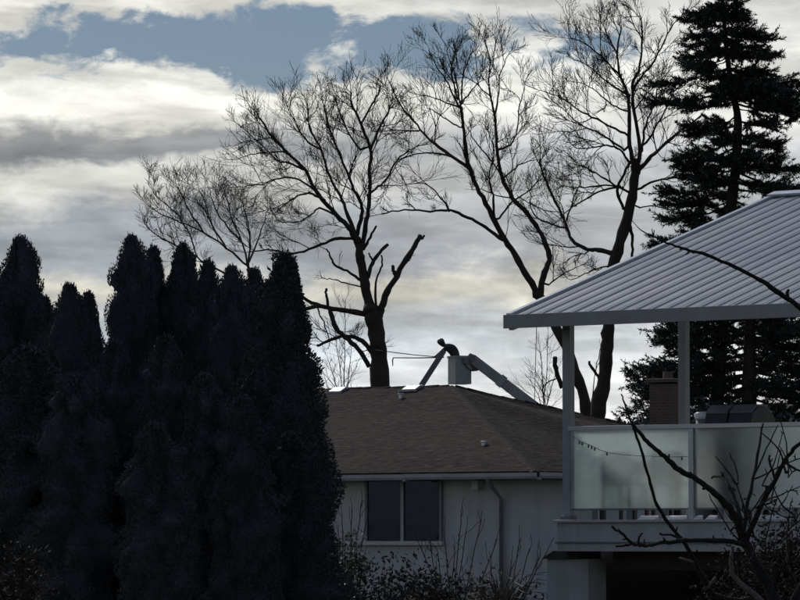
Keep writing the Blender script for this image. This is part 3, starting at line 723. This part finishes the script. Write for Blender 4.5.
# ------------------------------------------------------------------ cedars
def cedar_mesh(seed, knobs, colmn):
    g = np.random.default_rng(seed); H = 6.0; RB = .68
    ph = g.uniform(0, 6.28, 12); ex, mul = ((.70, 1.74) if not colmn else (.54, 1.66))
    kn = [(g.uniform(.0, .9) ** 1.2, g.uniform(0, 6.28), g.uniform(.14, .38) * knobs, g.uniform(.012, .040), g.uniform(.25, .55)) for _ in range(120)]
    def rad(t, th):              # t = 0 at the tip, 1 at the ground
        r = np.minimum(mul * np.maximum(t, 0) ** ex, 1.0 + 0 * t); r = r * (1 - .12 * np.clip((t - .75) / .25, 0, 1))
        lump = .07 * np.sin(3 * th + ph[0] + 7 * t) + .06 * np.sin(5 * th + ph[1] - 17 * t) + .06 * np.sin(2 * th + ph[2] + 31 * t) + .05 * np.sin(7 * th + ph[3] + 47 * t)
        k = 0
        for (t0, th0, am, wt, wh) in kn:
            dth = np.angle(np.exp(1j * (th - th0))); k = k + am * np.exp(-((t - t0) / wt) ** 2 - (dth / wh) ** 2)
        return RB * (r * (.82 + lump * 1.3) + np.minimum(k, .6) * np.minimum(1, .25 + t * 10) * .9)
    n = 70000
    t = g.uniform(0, 1, n) ** .9; th = g.uniform(0, 2 * np.pi, n)
    rr = rad(t, th) * (1 - np.abs(g.normal(0, .09, n)) + .035); z = H * (1 - t) + g.normal(0, .03, n)
    bend = .05 * np.sin(z * 1.1 + ph[4])
    P = np.stack([rr * np.cos(th) + bend, rr * np.sin(th), z], 1)
    out = np.stack([np.cos(th), np.sin(th), 0 * th], 1)
    Dd = unit(out * g.uniform(.1, 1.0, n)[:, None] + np.array([0, 0, .7]) + g.normal(0, .5, (n, 3)))
    S = unit(np.cross(Dd, unit(g.normal(0, 1, (n, 3)))))
    Lh = g.uniform(.022, .06, n); Wd = Lh * g.uniform(.35, .65, n)
    v, k = cards(P + Dd * .02, Dd, S, Lh, Wd, 'c')
    # wispy leaders at the tip
    m = 260; tt = g.uniform(0, .05, m); Pz = np.stack([g.normal(0, .07, m), g.normal(0, .07, m), H * (1 - tt) + .02], 1)
    Dt = unit(np.array([0, 0, .8]) + g.normal(0, .5, (m, 3))); St = unit(np.cross(Dt, unit(g.normal(0, 1, (m, 3)))))
    v2, k2 = cards(Pz, Dt, St, g.uniform(.06, .13, m), g.uniform(.03, .05, m), 't')
    # dense inner body
    nu, nv = 40, 60; ev = []; ef = []
    for j in range(nv + 1):
        tj = (j / nv) ** 1.3
        q_ = rad(np.full(nu, tj), np.arange(nu) * 2 * np.pi / nu) * .89
        for i in range(nu):
            a = 2 * np.pi * i / nu; q = float(q_[i]) * (1 + .05 * g.normal()); zz = H * (1 - tj) - .05
            ev.append((q * np.cos(a) + .05 * np.sin(zz * 1.1 + ph[4]), q * np.sin(a), max(zz, .12)))
    for j in range(nv):
        for i in range(nu): ef.append((j * nu + i, (j + 1) * nu + i, (j + 1) * nu + (i + 1) % nu, j * nu + (i + 1) % nu))
    me = mesh_from(np.concatenate([v, v2]), k + k2, (ev, ef), 'cedar_crown'); me.materials.append(M['cedar']); return me
cm_ = [cedar_mesh(*q) for q in ((1, .6, 0), (2, .9, 1), (3, 1.3, 1), (4, .8, 1), (5, .55, 0), (6, 1.5, 1))]
trunk_me = MB().tube([(0, 0, -.1), (.02, 0, .6), (0, .02, 2.5), (.03, 0, 5.2)], [.10, .085, .06, .015], 8).mesh('cedar_trunk', True); trunk_me.materials.append(M['bark'])
CED = [ # px, top row, width factor, Y, mesh, label
    (-14, 262, .62, 51, 1, 'dark cedar cut off by the left edge of the photo'),
    (19, 236, .58, 52, 2, 'tall knobbly dark cedar second from the left, standing alone above its neighbours'),
    (45, 296, .60, 51, 1, 'short dark cedar with blunt top right of the tall left one'),
    (69, 283, .50, 49, 2, 'dark cedar with rounded tip left of the bright gap'),
    (89, 291, .44, 50, 1, 'dark cedar with pointed tip directly left of the bright gap'),
    (131, 235, .54, 53, 5, 'tall dark cedar with ragged tip directly right of the bright gap'),
    (154, 246, .50, 54, 3, 'tall dark cedar, left one of the flat-topped pair under the twiggy tree'),
    (182, 243, .62, 54, 1, 'tall dark cedar, right one of the flat-topped pair under the twiggy tree'),
    (208, 260, .56, 53, 3, 'dark cedar in the hedge just left of the twiggy tree stem'),
    (231, 265, .52, 52, 5, 'dark cedar in the hedge just right of the twiggy tree stem'),
    (254, 268, .50, 53, 3, 'slim dark cedar directly left of the tall pointed end cedar'),
    (283, 253, 1.0, 50, 4, 'tall pointed cedar at the right end of the hedge beside the bungalow'),
    (30, 345, 1.0, 48, 3, 'lower dark cedar in front at the far left of the hedge'),
    (114, 341, .56, 48, 3, 'lower dark cedar with pointed tip below the bright gap'),
    (165, 335, .60, 47.5, 3, 'broad lower cedar with rounded tip in the middle of the hedge'),
    (155, 421, .62, 45, 3, 'shortest cedar in front of the middle of the hedge'),
    (205, 372, .62, 47, 3, 'low cedar in front, right of the broad middle one'),
    (243, 395, .60, 46.5, 3, 'low cedar in front, second from the right end'),
    (74, 372, .62, 47, 5, 'low dark cedar in front, left of the bright gap'),
    (290, 430, .80, 48, 0, 'low cedar in front at the right end of the hedge')]
for i, (px, py, wf, Y, k, lab) in enumerate(CED):
    top = V(px, py, Y); r = empty('cedar', (top.x, Y, -.05), random.uniform(0, 6.28)); tag(r, lab, 'cedar', 'columnar cedars of the hedge')
    s = (top.z + .0) / 5.99
    r.scale = (wf, wf, s)
    link('crown', cm_[k], None, r); link('trunk', trunk_me, None, r)

# ------------------------------------------------------------------ conifers
def conifer(name, label, Y, trunk, boughs, seed, w0, w1):
    g = np.random.default_rng(seed); rd = random.Random(seed); sc = Y / F
    P = [V(x, y, Y) for x, y in trunk]; base = Vector((P[-1].x, P[-1].y, 0)); root = empty(name, tuple(base)); tag(root, label, 'tree', 'conifers behind the deck')
    tm = MB(); tm.tube([p - base for p in P], [(w0 + (w1 - w0) * i / (len(P) - 1)) * sc / 2 for i in range(len(P))], 10)
    def axis(row):
        for i in range(len(trunk) - 1):
            if trunk[i][1] <= row <= trunk[i + 1][1]:
                f = (row - trunk[i][1]) / (trunk[i + 1][1] - trunk[i][1]); return P[i].lerp(P[i + 1], f) - base
        return (P[0] if row < trunk[0][1] else P[-1]) - base
    cs = []; ds = []; ss = []; ls = []; ws = []
    bm_ = MB()
    for (dx_px, r0, tip_drop, depth, fat) in boughs:
        a = axis(r0); tip = a + Vector((dx_px * sc, depth, -tip_drop * sc)); L = (tip - a).length
        mid = a.lerp(tip, .5) + Vector((0, 0, -.10 * L + .0)); n = 7; pts = []
        for i in range(n):
            t = i / (n - 1); p = a * (1 - t) ** 2 + mid * 2 * t * (1 - t) + tip * t * t; pts.append(p + Vector((0, 0, rd.gauss(0, .02))))
        bm_.tube(pts, [max(.035 * min(1.5, L / 2) * (1 - .8 * i / (n - 1)), .008) for i in range(n)], 4, False)
        # side twigs carrying needles, in flat drooping sprays with up-turned ends
        nt = int(9 + L * 15 * fat)
        for k in range(nt):
            t = rd.uniform(.27 if r0 < 240 else .06, 1.0) ** .85; i = min(int(t * (n - 1)), n - 2); p = pts[i].lerp(pts[i + 1], t * (n - 1) - i); ax = (pts[i + 1] - pts[i]).normalized()
            side = Vector((0, 0, 1)).cross(ax).normalized() * rd.choice((-1, 1))
            d_ = (ax * rd.uniform(.3, 1.0) + side * rd.uniform(.2, 1.0) + Vector((0, 0, rd.uniform(-.45, .40)))).normalized()
            tl = rd.uniform(.18, .80) * (1.25 - .6 * t) * fat * min(1.2, .5 + L * .3)
            q = p + d_ * tl + Vector((0, 0, .05))
            bm_.tube([p, p.lerp(q, .5) - Vector((0, 0, .02)), q], [.010, .008, .004], 3, False)
            m = int(18 + tl * 70)
            tt = g.uniform(.05, 1.05, m)[:, None]; pc = np.array(p)[None] * (1 - tt) + np.array(q)[None] * tt
            rad = unit(g.normal(0, 1, (m, 3)) + np.array([0, 0, .35])); dn = unit(rad * .8 + np.array(d_)[None] * .8)
            ln = g.uniform(.07, .17, m)
            cs.append(pc + dn * (ln * .45)[:, None]); ds.append(dn); ss.append(unit(np.cross(dn, unit(g.normal(0, 1, (m, 3)))))); ls.append(ln); ws.append(g.uniform(.018, .036, m))
    v, k = cards(np.concatenate(cs), np.concatenate(ds), np.concatenate(ss), np.concatenate(ls), np.concatenate(ws), 'n')
    me = mesh_from(v, k, None, 'needles'); cr = link('crown', me, M['needle'], root)
    tm.build('trunk', M['bark'], root, True); bm_.build('boughs', M['bark'], root)
    return k
bg1 = []
rd = random.Random(4)
left = [(5, -14), (12, -28), (19, -36), (28, -40), (38, -36), (50, -44), (62, -46), (74, -64), (86, -50), (99, -74), (108, -66), (120, -52), (131, -52), (142, -56), (152, -54), (164, -56), (176, -60), (188, -66), (199, -72), (212, -72), (228, -70), (250, -70)]
right = [(4, 14), (12, 24), (22, 32), (32, 42), (42, 48), (52, 40), (66, 42), (74, 58), (80, 78), (88, 66), (98, 66), (110, 60), (126, 48), (136, 38), (146, 34), (158, 48), (168, 56), (178, 62), (190, 72), (205, 70), (225, 80), (245, 80)]
for r0, dxp in left + right:
    if rd.random() < .06: continue
    dxp *= rd.uniform(.85, 1.15)
    bg1.append((dxp, r0 - abs(dxp) * .10, rd.uniform(-2, 16) + abs(dxp) * .10, rd.uniform(-.6, .6), rd.uniform(.95, 1.25)))
    s = 1 if dxp > 0 else -1
    if rd.random() < .9: bg1.append((dxp * rd.uniform(.35, .7), r0 + rd.uniform(-5, 4), rd.uniform(0, 8), rd.choice((-1, 1)) * rd.uniform(.5, 1.3) * (abs(dxp) / 60 + .15), rd.uniform(.9, 1.2)))
for k in range(46):
    r0 = rd.choice((rd.uniform(8, 52), rd.uniform(76, 98), rd.uniform(124, 240))); bg1.append((rd.uniform(-1, 1) * (12 + r0 * .12), r0, rd.uniform(0, 9), rd.choice((-1, 1)) * rd.uniform(.5, 1.6) * (.3 + r0 / 200), rd.uniform(.85, 1.2)))
bg1 += [(0, 0, -12, 0, 1.0), (-5, 4, -10, .2, 1), (6, 5, -9, -.2, 1)]
for r0 in range(255, 400, 12):
    for s in (-1, 1): bg1.append((s * rd.uniform(40, 95), r0, rd.uniform(4, 22), rd.uniform(-1.5, 1.5), rd.uniform(.8, 1.1)))
conifer('spruce_tree', 'tall dark spruce with layered boughs rising above the metal roof', 115, [(722, -12), (725, 33), (730, 80), (737, 112), (738, 123), (736, 167), (732, 197), (722, 330), (717, 400), (714, 615)], bg1, 31, 3, 16)
bg2 = []
for r0 in range(262, 420, 7):
    w = 55 + (r0 - 262) * .55
    bg2.append((-w * rd.uniform(.75, 1.08), r0, rd.uniform(0, 16), rd.uniform(-1, 1), rd.uniform(.8, 1.1)))
    bg2.append((w * rd.uniform(.5, 1.0), r0 + 3, rd.uniform(0, 16), rd.uniform(-1, 1), rd.uniform(.8, 1.1)))
    if rd.random() < .4: bg2.append((rd.uniform(-.5, .5) * w, r0, rd.uniform(0, 12), rd.choice((-1, 1)) * rd.uniform(.6, 2), 1))
conifer('spruce_tree', 'shorter dark spruce seen under the deck roof behind the barbecue', 108, [(752, 232), (752, 260), (750, 330), (749, 400), (747, 620)], bg2, 32, 3, 20)

# ------------------------------------------------------------------ shrubs
def shrub(name, label, px, py_top, Y, w, h=None, n=5000, m='shrub', leaf=(.05, .11), seed=1, group=None, dens=.55, cat='shrub'):
    g = np.random.default_rng(seed); top = V(px, py_top, Y); H = h or top.z; root = empty(name, (top.x, Y, top.z - H)); tag(root, label, cat, group)
    # clumps of leaves on forked stems
    nc = 46 if dens < 1 else 150; a = g.uniform(0, 6.28, nc); rr = np.sqrt(g.uniform(0, 1, nc)) * w / 2; zz = H * (.25 + .68 * g.uniform(0, 1, nc) ** .7 * np.sqrt(np.maximum(0, 1 - (rr / (w / 2 + .01)) ** 2 * .8)))
    if dens >= 1: zz = H * (.45 + .53 * g.uniform(0, 1, nc) ** .5 * np.sqrt(np.maximum(0, 1 - (rr / (w / 2 + .01)) ** 2 * .5)))
    cc = np.stack([rr * np.cos(a), rr * np.sin(a), zz], 1); idx = g.integers(0, nc, n); sp = w * .085 + .05
    P = cc[idx] + g.normal(0, 1, (n, 3)) * np.array([sp, sp, sp * .8]); P[:, 2] = np.clip(P[:, 2], .03, None)
    Dd = unit(g.normal(0, 1, (n, 3)) + np.array([0, 0, .5])); S = unit(np.cross(Dd, unit(g.normal(0, 1, (n, 3)))))
    L = g.uniform(*leaf, n); v, k = cards(P, Dd, S, L, L * g.uniform(.35, .6, n), 's')
    link('foliage', mesh_from(v, k, None, 'foliage'), M[m], root)
    st = MB()
    for c in cc:
        b = Vector((c[0] * .15, c[1] * .15, 0)); q = Vector(c); mid = b.lerp(q, .5) + Vector((0, 0, .12))
        st.tube([b, mid, q], [.022, .014, .006], 4, False)
    st.build('stems', M['bark'], root)
    return root
def twig_shrub(name, label, px, py_base, Y, shoots, m='bark', seed=1, group=None, r0=.02, maxlev=1, tl=.42):
    r0 *= .75
    T = Tree(Y, seed); bx = px
    for (x, y) in shoots:
        T.limb([(bx + (x - bx) * .12 + T.rd.uniform(-3, 3), py_base), (bx + (x - bx) * .5 + T.rd.uniform(-2, 2), (py_base + y) / 2 + 3), (x, y)], r0 * 2 / (Y / F), r0 / (Y / F) * .7, .30, tl, T.rd.uniform(-.4, .4), .3, maxlev=maxlev, twr=r0 * .5, up=.1)
    return T.finish(name, label, m, m, group)
gy = lambda Y: 540 + CAMH / Y * F
shrub('leafy_shrub', 'dark leafy shrub spreading below the bungalow window', 402, 560, 66, 2.3, n=6500, m='shrub', seed=41)
shrub('leafy_shrub', 'small glossy-leaved shrub between the end cedar and the window', 348, 520, 67, .75, n=1500, m='ivy', leaf=(.06, .12), seed=42)
shrub('leafy_shrub', 'low brownish shrub under the bare wall of the bungalow', 462, 572, 65, 1.9, n=3500, m='shrub_brown', seed=43)
shrub('leafy_shrub', 'low shrub beside the pier of the deck', 515, 590, 64, 1.6, n=3000, m='shrub', seed=44)
twig_shrub('climber', 'leafless climber with bright leaf tips on the wall left of the window', 345, 600, 68, [(342, 515), (352, 508), (362, 500), (370, 503), (338, 530)], seed=51, r0=.014, tl=.35)
twig_shrub('twiggy_shrub', 'twiggy bare shrub with upright shoots right of the bungalow window', 452, 640, 65, [(430, 540), (444, 530), (462, 512), (466, 530), (480, 522), (455, 545), (497, 540), (420, 545), (438, 555)], seed=52, r0=.016)
twig_shrub('twiggy_shrub', 'bare shrub with arching shoots leaning towards the deck pier', 500, 640, 63, [(530, 548), (540, 556), (520, 538), (548, 550), (512, 560), (490, 565), (535, 572)], seed=53, r0=.012)
def arching(name, label, px, Y, top, spread, seed):
    g = random.Random(seed); b = V(px, top, Y); root = empty(name, (b.x, Y, 0)); tag(root, label, 'grass clump'); H = b.z; mb = MB()
    for i in range(240):
        a = g.uniform(0, 6.28); s = g.uniform(.2, 1) * spread; h = H * g.uniform(.55, 1.05); pts = []
        for k in range(6):
            t = k / 5; pts.append((math.cos(a) * s * t * t, math.sin(a) * s * t * t, h * (1 - (1 - t) ** 1.8) - .35 * s * t ** 3))
        mb.tube(pts, [.012, .012, .010, .008, .006, .003], 3, False)
    mb.build('blades', M['reed'], root)
arching('grass_clump', 'arching grass clump in front of the bare bungalow wall', 500, 62, 566, 1.1, 3)
shrub('leafy_shrub', 'brownish shrub in the lower left corner below the cedars', 14, 530, 42, .95, n=7000, m='shrub_brown', leaf=(.04, .08), seed=45)
shrub('evergreen_shrub', 'dark evergreen bush at the foot of the two-stemmed tree', 618, 404, 104, 3.0, n=6000, m='needle', leaf=(.1, .22), seed=46)
shrub('evergreen_shrub', 'dark evergreen bush behind the barbecue under the spruces', 700, 400, 100, 4.0, n=8000, m='needle', leaf=(.1, .22), seed=47)
shrub('evergreen_shrub', 'dark evergreen bush behind the right end of the railing', 792, 396, 100, 3.6, n=8000, m='needle', leaf=(.1, .22), seed=48)
shrub('leafy_shrub', 'brown blurred shrub in the lower right corner in front of the deck', 790, 520, 17, .62, n=60000, m='shrub_near', leaf=(.012, .03), seed=49, dens=1)

# ------------------------------------------------------------------ fruit tree close to the camera
def fruit_tree():
    T = Tree(14, 77); rd = T.rd
    def br(pts, w0, w1, depth=0.0, dy0=0.0, spur=.11):
        P = T.limb(pts, w0 * .82, w1 * .9, 0, depth=depth, dy0=dy0); sc = 14 / F; N = len(P)
        L = sum((P[i + 1] - P[i]).length for i in range(N - 1))
        for k in range(int(L / spur * .6) if spur else 0):          # knobbly fruiting spurs
            i = rd.randrange(1, N - 1); ax = (P[i + 1] - P[i]).normalized(); d = T.fork(ax, rd.uniform(45, 85))
            r = max((w0 + (w1 - w0) * i / N) * sc * .24, .003); ln = rd.uniform(.008, .028)
            q = P[i]; T.limbs.tube([q, q + d * ln * .5, q + d * ln + Vector((0, 0, .006))], [r, r * .8, r * .5], 6)
            if rd.random() < .2: T.limbs.tube([q + d * ln * .7, q + d * ln * .7 + T.fork(d, 60) * ln * .8], [r * .7, r * .6], 5)
        return P
    br([(823, 1226), (818, 900), (800, 700), (782, 620), (766, 582), (752, 556), (742, 536)], 26, 11, 0, 0, .12)
    br([(742, 538), (737, 520), (725, 503), (715, 493), (697, 480), (680, 470), (665, 457), (653, 447), (642, 435), (632, 424)], 12, 4.5, -.3, 0, .07)
    br([(632, 425), (626, 408), (621, 394)], 3.6, 2, 0, -.3, .1)
    br([(712, 594), (703, 578), (692, 556), (683, 541), (672, 528), (660, 510), (652, 490), (645, 465), (639, 442), (632, 425)], 7, 3, -.5, .25, .16)
    br([(752, 600), (730, 600), (712, 594)], 9, 7, 0, .25, 0)
    br([(746, 545), (728, 541), (700, 540), (680, 541), (660, 543), (645, 546), (632, 543), (622, 533), (612, 527)], 8, 3, -.5, 0, .045)
    br([(633, 543), (624, 546), (616, 546)], 4, 3, 0, -.45, 0)
    br([(637, 543), (640, 537), (642, 533)], 3.5, 2.5, 0, -.4, 0)
    br([(686, 541), (674, 536), (660, 534)], 4, 3, 0, -.3, 0)
    br([(745, 542), (740, 515), (733, 495), (727, 482), (720, 476), (712, 477)], 8, 3, .3, 0, .06)
    br([(743, 535), (748, 500), (755, 470), (760, 440), (763, 424)], 7, 2.5, .2, 0, .12)
    br([(746, 540), (760, 507), (775, 480), (785, 460), (797, 446), (810, 436)], 9, 4.5, -.2, 0, .06)
    br([(776, 480), (771, 466), (769, 455)], 4, 3, 0, -.1, .05)
    br([(785, 462), (797, 470), (812, 474)], 4, 3, 0, -.15, .06)
    br([(782, 622), (815, 560), (838, 480), (842, 400), (828, 340), (805, 312), (790, 300), (775, 290), (760, 280), (740, 270), (715, 258), (690, 250), (676, 246), (664, 242), (650, 235), (640, 229), (632, 220)], 13, .6, -.4, 0, .08)
    br([(790, 300), (787, 294), (788, 290)], 5, 4, 0, -.3, 0)
    br([(778, 292), (772, 286), (768, 284)], 5, 3, 0, -.3, 0)
    for k in range(34):                                   # thin tangled shoots
        x, y = rd.uniform(735, 800), rd.uniform(470, 600); a = R(rd.uniform(20, 160)); l = rd.uniform(25, 75)
        x2, y2 = x + l * math.cos(a), y - l * math.sin(a)
        br([(x, y), ((x + x2) / 2 + rd.uniform(-6, 6), (y + y2) / 2 + rd.uniform(-4, 4)), (x2, y2)], rd.uniform(2, 4), 1.2, rd.uniform(-.2, .2), rd.uniform(-.3, .4), .12)
    r = T.finish('fruit_tree', 'near bare fruit tree with knobbly branches crossing the glass and metal roof', 'bark_fruit', 'bark_fruit', None)
    P = [V(x, y, 13.8) - Vector(r.location) for x, y in ((733, 546), (731, 560), (732, 574), (740, 583), (755, 595), (772, 612))]
    MB().tube(P, [.006, .008, .009, .009, .010, .012], 7).build('pale_shoot', M['bark_pale'], r, True)
    P = [V(x, y, 14.2) - Vector(r.location) for x, y in ((708, 588), (711, 583), (716, 577))]
    MB().tube(P, [.006, .005, .005], 7).build('pale_shoot', M['bark_pale'], r, True)
    P = [V(x, y, 14.1) - Vector(r.location) for x, y in ((694, 563), (687, 560), (679, 558))]
    MB().tube(P, [.006, .005, .004], 7).build('pale_shoot', M['bark_pale'], r, True)
fruit_tree()

# ------------------------------------------------------------------ aerial lift, worker and tools
LY = 160.0
def lift():
    b0 = V(457, 382.5, LY); root = empty('aerial_lift', (b0.x, LY, 0)); tag(root, 'grey bucket lift with long boom showing over the bungalow ridge', 'lift')
    Lc = lambda px, py, Y=LY: V(px, py, Y) - Vector(root.location)
    # bucket: open tub, its near corner a little left of the middle
    be = R(24); c0 = Lc(455.5, 382.5, LY - .35); ht = (V(455, 355.5, LY).z - V(455, 382.5, LY).z)
    e1 = Vector((math.cos(be), math.sin(be), 0)); e2 = Vector((-math.sin(be), math.cos(be), 0))
    a, w_, th = .70, .72, .04
    bk = MB()
    for (p, q, r_, s_) in ((0, 0, a, th), (0, w_ - th, a, w_), (0, th + .001, th, w_ - th - .001), (a - th, th + .001, a, w_ - th - .001)):
        bk.prism([(p, q), (r_, q), (r_, s_), (p, s_)], e1, e2, (0, 0, ht), c0)
    bk.prism([(.001, .001), (a - .001, .001), (a - .001, w_ - .001), (.001, w_ - .001)], e1, e2, (0, 0, .05), c0 - Vector((0, 0, .052)))
    bo = bk.build('bucket', M['lift_grey'], root)
    lp = MB()
    for (p, q, r_, s_) in ((-.03, -.03, a + .03, -.001), (-.03, w_ + .001, a + .03, w_ + .03), (-.03, 0, -.001, w_), (a + .001, 0, a + .03, w_)):
        lp.prism([(p, q), (r_, q), (r_, s_), (p, s_)], e1, e2, (0, 0, .07), c0 + Vector((0, 0, ht - .08)))
    lp.build('rim', M['lift_grey'], bo)
    h = c0 + e1 * a
    MB().prism([(0, .08), (.34, .08), (.34, .60), (0, .60)], e1, e2, (0, 0, .56), h + Vector((0, 0, ht - .60)) + e1 * .001).build('bucket_mount', M['lift_dark'], root, bevel=.03)
    # boom
    p0 = Lc(472, 358.5); p1 = Lc(640, 488); d = (p1 - p0).normalized(); nrm = Vector((0, 1, 0)); up_ = nrm.cross(d).normalized()
    if up_.z < 0: up_ = -up_
    L = (p1 - p0).length
    boom = MB().prism([(-.2, -.17), (.0, -.20), (L, -.23), (L, .23), (0, .17), (-.2, .12)], d, up_, (0, .34, 0), p0 - Vector((0, .17, 0))).build('boom', M['lift_dark'], root, bevel=.03)
    MB().prism([(L * .16, -.24), (L * .16 + .25, -.24), (L * .16 + .25, .24), (L * .16, .24)], d, up_, (0, .42, 0), p0 - Vector((0, .21, 0))).build('boom_collar', M['lift_grey'], boom)
    MB().tube([p0 + up_ * .165 - Vector((0, .1, 0)), p0 + d * .9 + up_ * .17 - Vector((0, .1, 0)), p0 + d * L * .9 + up_ * .235 - Vector((0, .1, 0))], [.025] * 3, 6).build('hose', M['black'], boom)
    MB().tube([p0 + Vector((0, -.24, 0)), p0 + Vector((0, .24, 0))], [.12, .12], 12).build('pivot_pin', M['trim_dark'], boom)
    hp_ = [p0 + d * .5 - up_ * .2 - Vector((0, .15, 0)), p0 + d * .25 - up_ * .42 - Vector((0, .18, 0)), p0 - up_ * .40 - d * .05 - Vector((0, .18, 0)), p0 - d * .25 - up_ * .1 - Vector((0, .15, 0))]
    MB().tube(hp_, [.022] * 4, 6).build('hose', M['black'], boom)
    MB().prism([(.30, -.14), (.55, -.14), (.55, -.032), (.30, -.032)], e1, e2, (0, 0, .26), c0 + Vector((0, 0, ht - .34))).build('control_box', M['trim_dark'], bo, bevel=.02)
    for zz in (.30, .58):
        MB().prism([(.04, -.012), (a - .04, -.012), (a - .04, -.001), (.04, -.001)], e1, e2, (0, 0, .04), c0 + Vector((0, 0, zz))).build('rib', M['lift_grey'], bo)
    MB().box((p1.x - .45, -.45, -.05), (p1.x + .45, .45, p1.z + .1)).build('turret', M['lift_grey'], root, bevel=.05)
    MB().box((p1.x - 3.5, -1.1, .35), (p1.x + 3.0, 1.1, .95)).build('truck_bed', M['lift_dark'], root, bevel=.05)
    for sx in (-2.6, 2.2):
        for sy in (-1.0, 1.0):
            MB().prism([(.42 * math.cos(t * .5236), .42 * math.sin(t * .5236)) for t in range(12)], (1, 0, 0), (0, 0, 1), (0, .28, 0), (p1.x + sx, sy - .14, .40)).build('wheel', M['black'], root)
    # the second, thinner arm leaning from behind the ridge up to the bucket
    q0 = Lc(444, 350.5, LY - .6); q1 = Lc(310, 558, LY - .6)
    d = (q1 - q0).normalized(); up2 = Vector((0, 1, 0)).cross(d).normalized()
    MB().prism([(0, -.11), ((q1 - q0).length, -.13), ((q1 - q0).length, .13), (0, .11)], d, up2, (0, .22, 0), q0 - Vector((0, .11, 0))).build('lower_arm', M['trim_dark'], root, bevel=.02)
    return c0 + Vector(root.location), e1, e2, ht
BC, E1, E2, BH = lift()

def worker():
    base = BC + E1 * .36 + E2 * .40
    r = empty('person', tuple(base)); tag(r, 'person in dark work clothes and hard hat leaning out of the lift bucket', 'person')
    Yw = base.y
    def p(px, py, dy=0.0): return V(px, py, Yw + dy) - base
    hip = p(456.5, 363); foot = [Vector((-.02, -.10, .04)), Vector((.02, .12, .04))]
    vs = []; es = []; rs = []
    def add(v, rad, par=None):
        vs.append(tuple(v)); rs.append(rad)
        if par is not None: es.append((par, len(vs) - 1))
        return len(vs) - 1
    i0 = add(hip, (.17, .14)); 
    sp = add(p(455.6, 357), (.17, .15), i0); c1 = add(p(454.2, 351.8), (.20, .17), sp); chst = add(p(451.0, 348.2), (.20, .18), c1); up_ = add(p(447.2, 346.6), (.16, .15), chst)
    nk = add(p(444.4, 345.4), (.075, .075), up_); hd = add(p(442.4, 343.8), (.10, .10), nk); hd2 = add(p(441.0, 342.3), (.175, .175), hd); hd3 = add(p(440.2, 340.7), (.13, .13), hd2)
    add(p(438.4, 342.0), (.03, .03), hd2)                                   # nose and chin side
    for s, f in zip((-1, 1), foot):
        hp = add(hip + Vector((0, s * .10, -.06)), (.115, .115), i0); kn = add((hip + f) / 2 + Vector((-.06, s * .05, 0)), (.075, .075), hp)
        ank = add(f + Vector((.03, 0, .06)), (.048, .048), kn); add(f + Vector((-.16, 0, -.005)), (.045, .035), ank)
    hands = []
    for s, (ex, ey, hx, hy) in ((-1, (440.8, 352.4, 434.5, 356.8)), (1, (442.0, 353.6, 438.0, 357.2))):
        sh = add(p(446.8, 347.6, s * .19), (.075, .075), up_); elb = add(p(ex, ey, s * .20), (.052, .052), sh); wr = add(p(hx + 1.0, hy - .2, s * .04), (.033, .033), elb)
        pm = add(p(hx, hy, s * .03), (.036, .028), wr); hands.append(vs[pm])
        for k in range(4):
            a = add(Vector(vs[pm]) + Vector((-.035 + .022 * k, -s * .035, -.035)), (.0095, .0095), pm); add(Vector(vs[a]) + Vector((.0, -s * .03, .03 + .004 * (k % 2))), (.0085, .0085), a)
        a = add(Vector(vs[pm]) + Vector((.03, -s * .02, .04)), (.011, .011), pm); add(Vector(vs[a]) + Vector((-.03, -s * .03, .0)), (.009, .009), a)
    me = bpy.data.meshes.new('body'); me.from_pydata(vs, es, []); o = link('body', me, M['cloth'], r)
    o.modifiers.new('skin', 'SKIN').use_smooth_shade = True; sub = o.modifiers.new('sub', 'SUBSURF'); sub.levels = 1; sub.render_levels = 2
    for sv, rad in zip(me.skin_vertices[0].data, rs): sv.radius = (rad[0] * 1.3, rad[1] * 1.3)
    me.skin_vertices[0].data[0].use_root = True
    hp = Vector(vs[hd2]); ax = Vector((-.35, 0, 1)).normalized()
    hat = MB().lathe([(.165, .02), (.160, .035), (.148, .04), (.140, .08), (.105, .13), (.04, .155)], (0, 0, 0), 14).build('hard_hat', M['hat'], r, True)
    hat.matrix_local = Matrix.Translation(hp + ax * .005) @ ax.to_track_quat('Z', 'Y').to_matrix().to_4x4()
    return r, base, hands, Yw
W, wb, hands, Yw = worker()
ps0 = V(441.5, 357.2, Yw); r = empty('pole_saw', tuple(ps0)); tag(r, 'long thin pole saw held by the worker, reaching left to the pruned tree', 'pole saw')
P = [V(x, y, Yw) - ps0 for x, y in ((444, 357.3), (420, 357.9), (393, 357.8))]
MB().tube(P, [.03, .026, .022], 6).build('pole', M['trim_dark'], r)
P = [V(x, y, Yw) - ps0 for x, y in ((393.4, 357.6), (392.6, 360), (392.8, 366))]
MB().tube(P, [.025, .03, .02], 6).build('saw_head', M['trim_dark'], r)
r = empty('rope', tuple(V(384, 350.5, 150))); tag(r, 'thin rope running from the pruned tree trunk to the worker', 'rope')
P = [V(x, y, 150 + (x - 384) / 56 * (Yw - 150)) - Vector(r.location) for x, y in ((376, 350), (395, 352.6), (415, 355.0), (434, 356.6))]
MB().tube(P, [.018] * 4, 5).build('strand', M['rope'], r)
r = empty('rope', tuple(V(537, 294, 128))); tag(r, 'thin vertical rope hanging from the two-stemmed tree left of the deck post', 'rope')
P = [V(x, y, 128) - Vector(r.location) for x, y in ((537, 294), (536.5, 330), (535.5, 365), (534.5, 402), (534, 470))]
MB().tube(P, [.012] * 5, 5).build('strand', M['rope'], r)
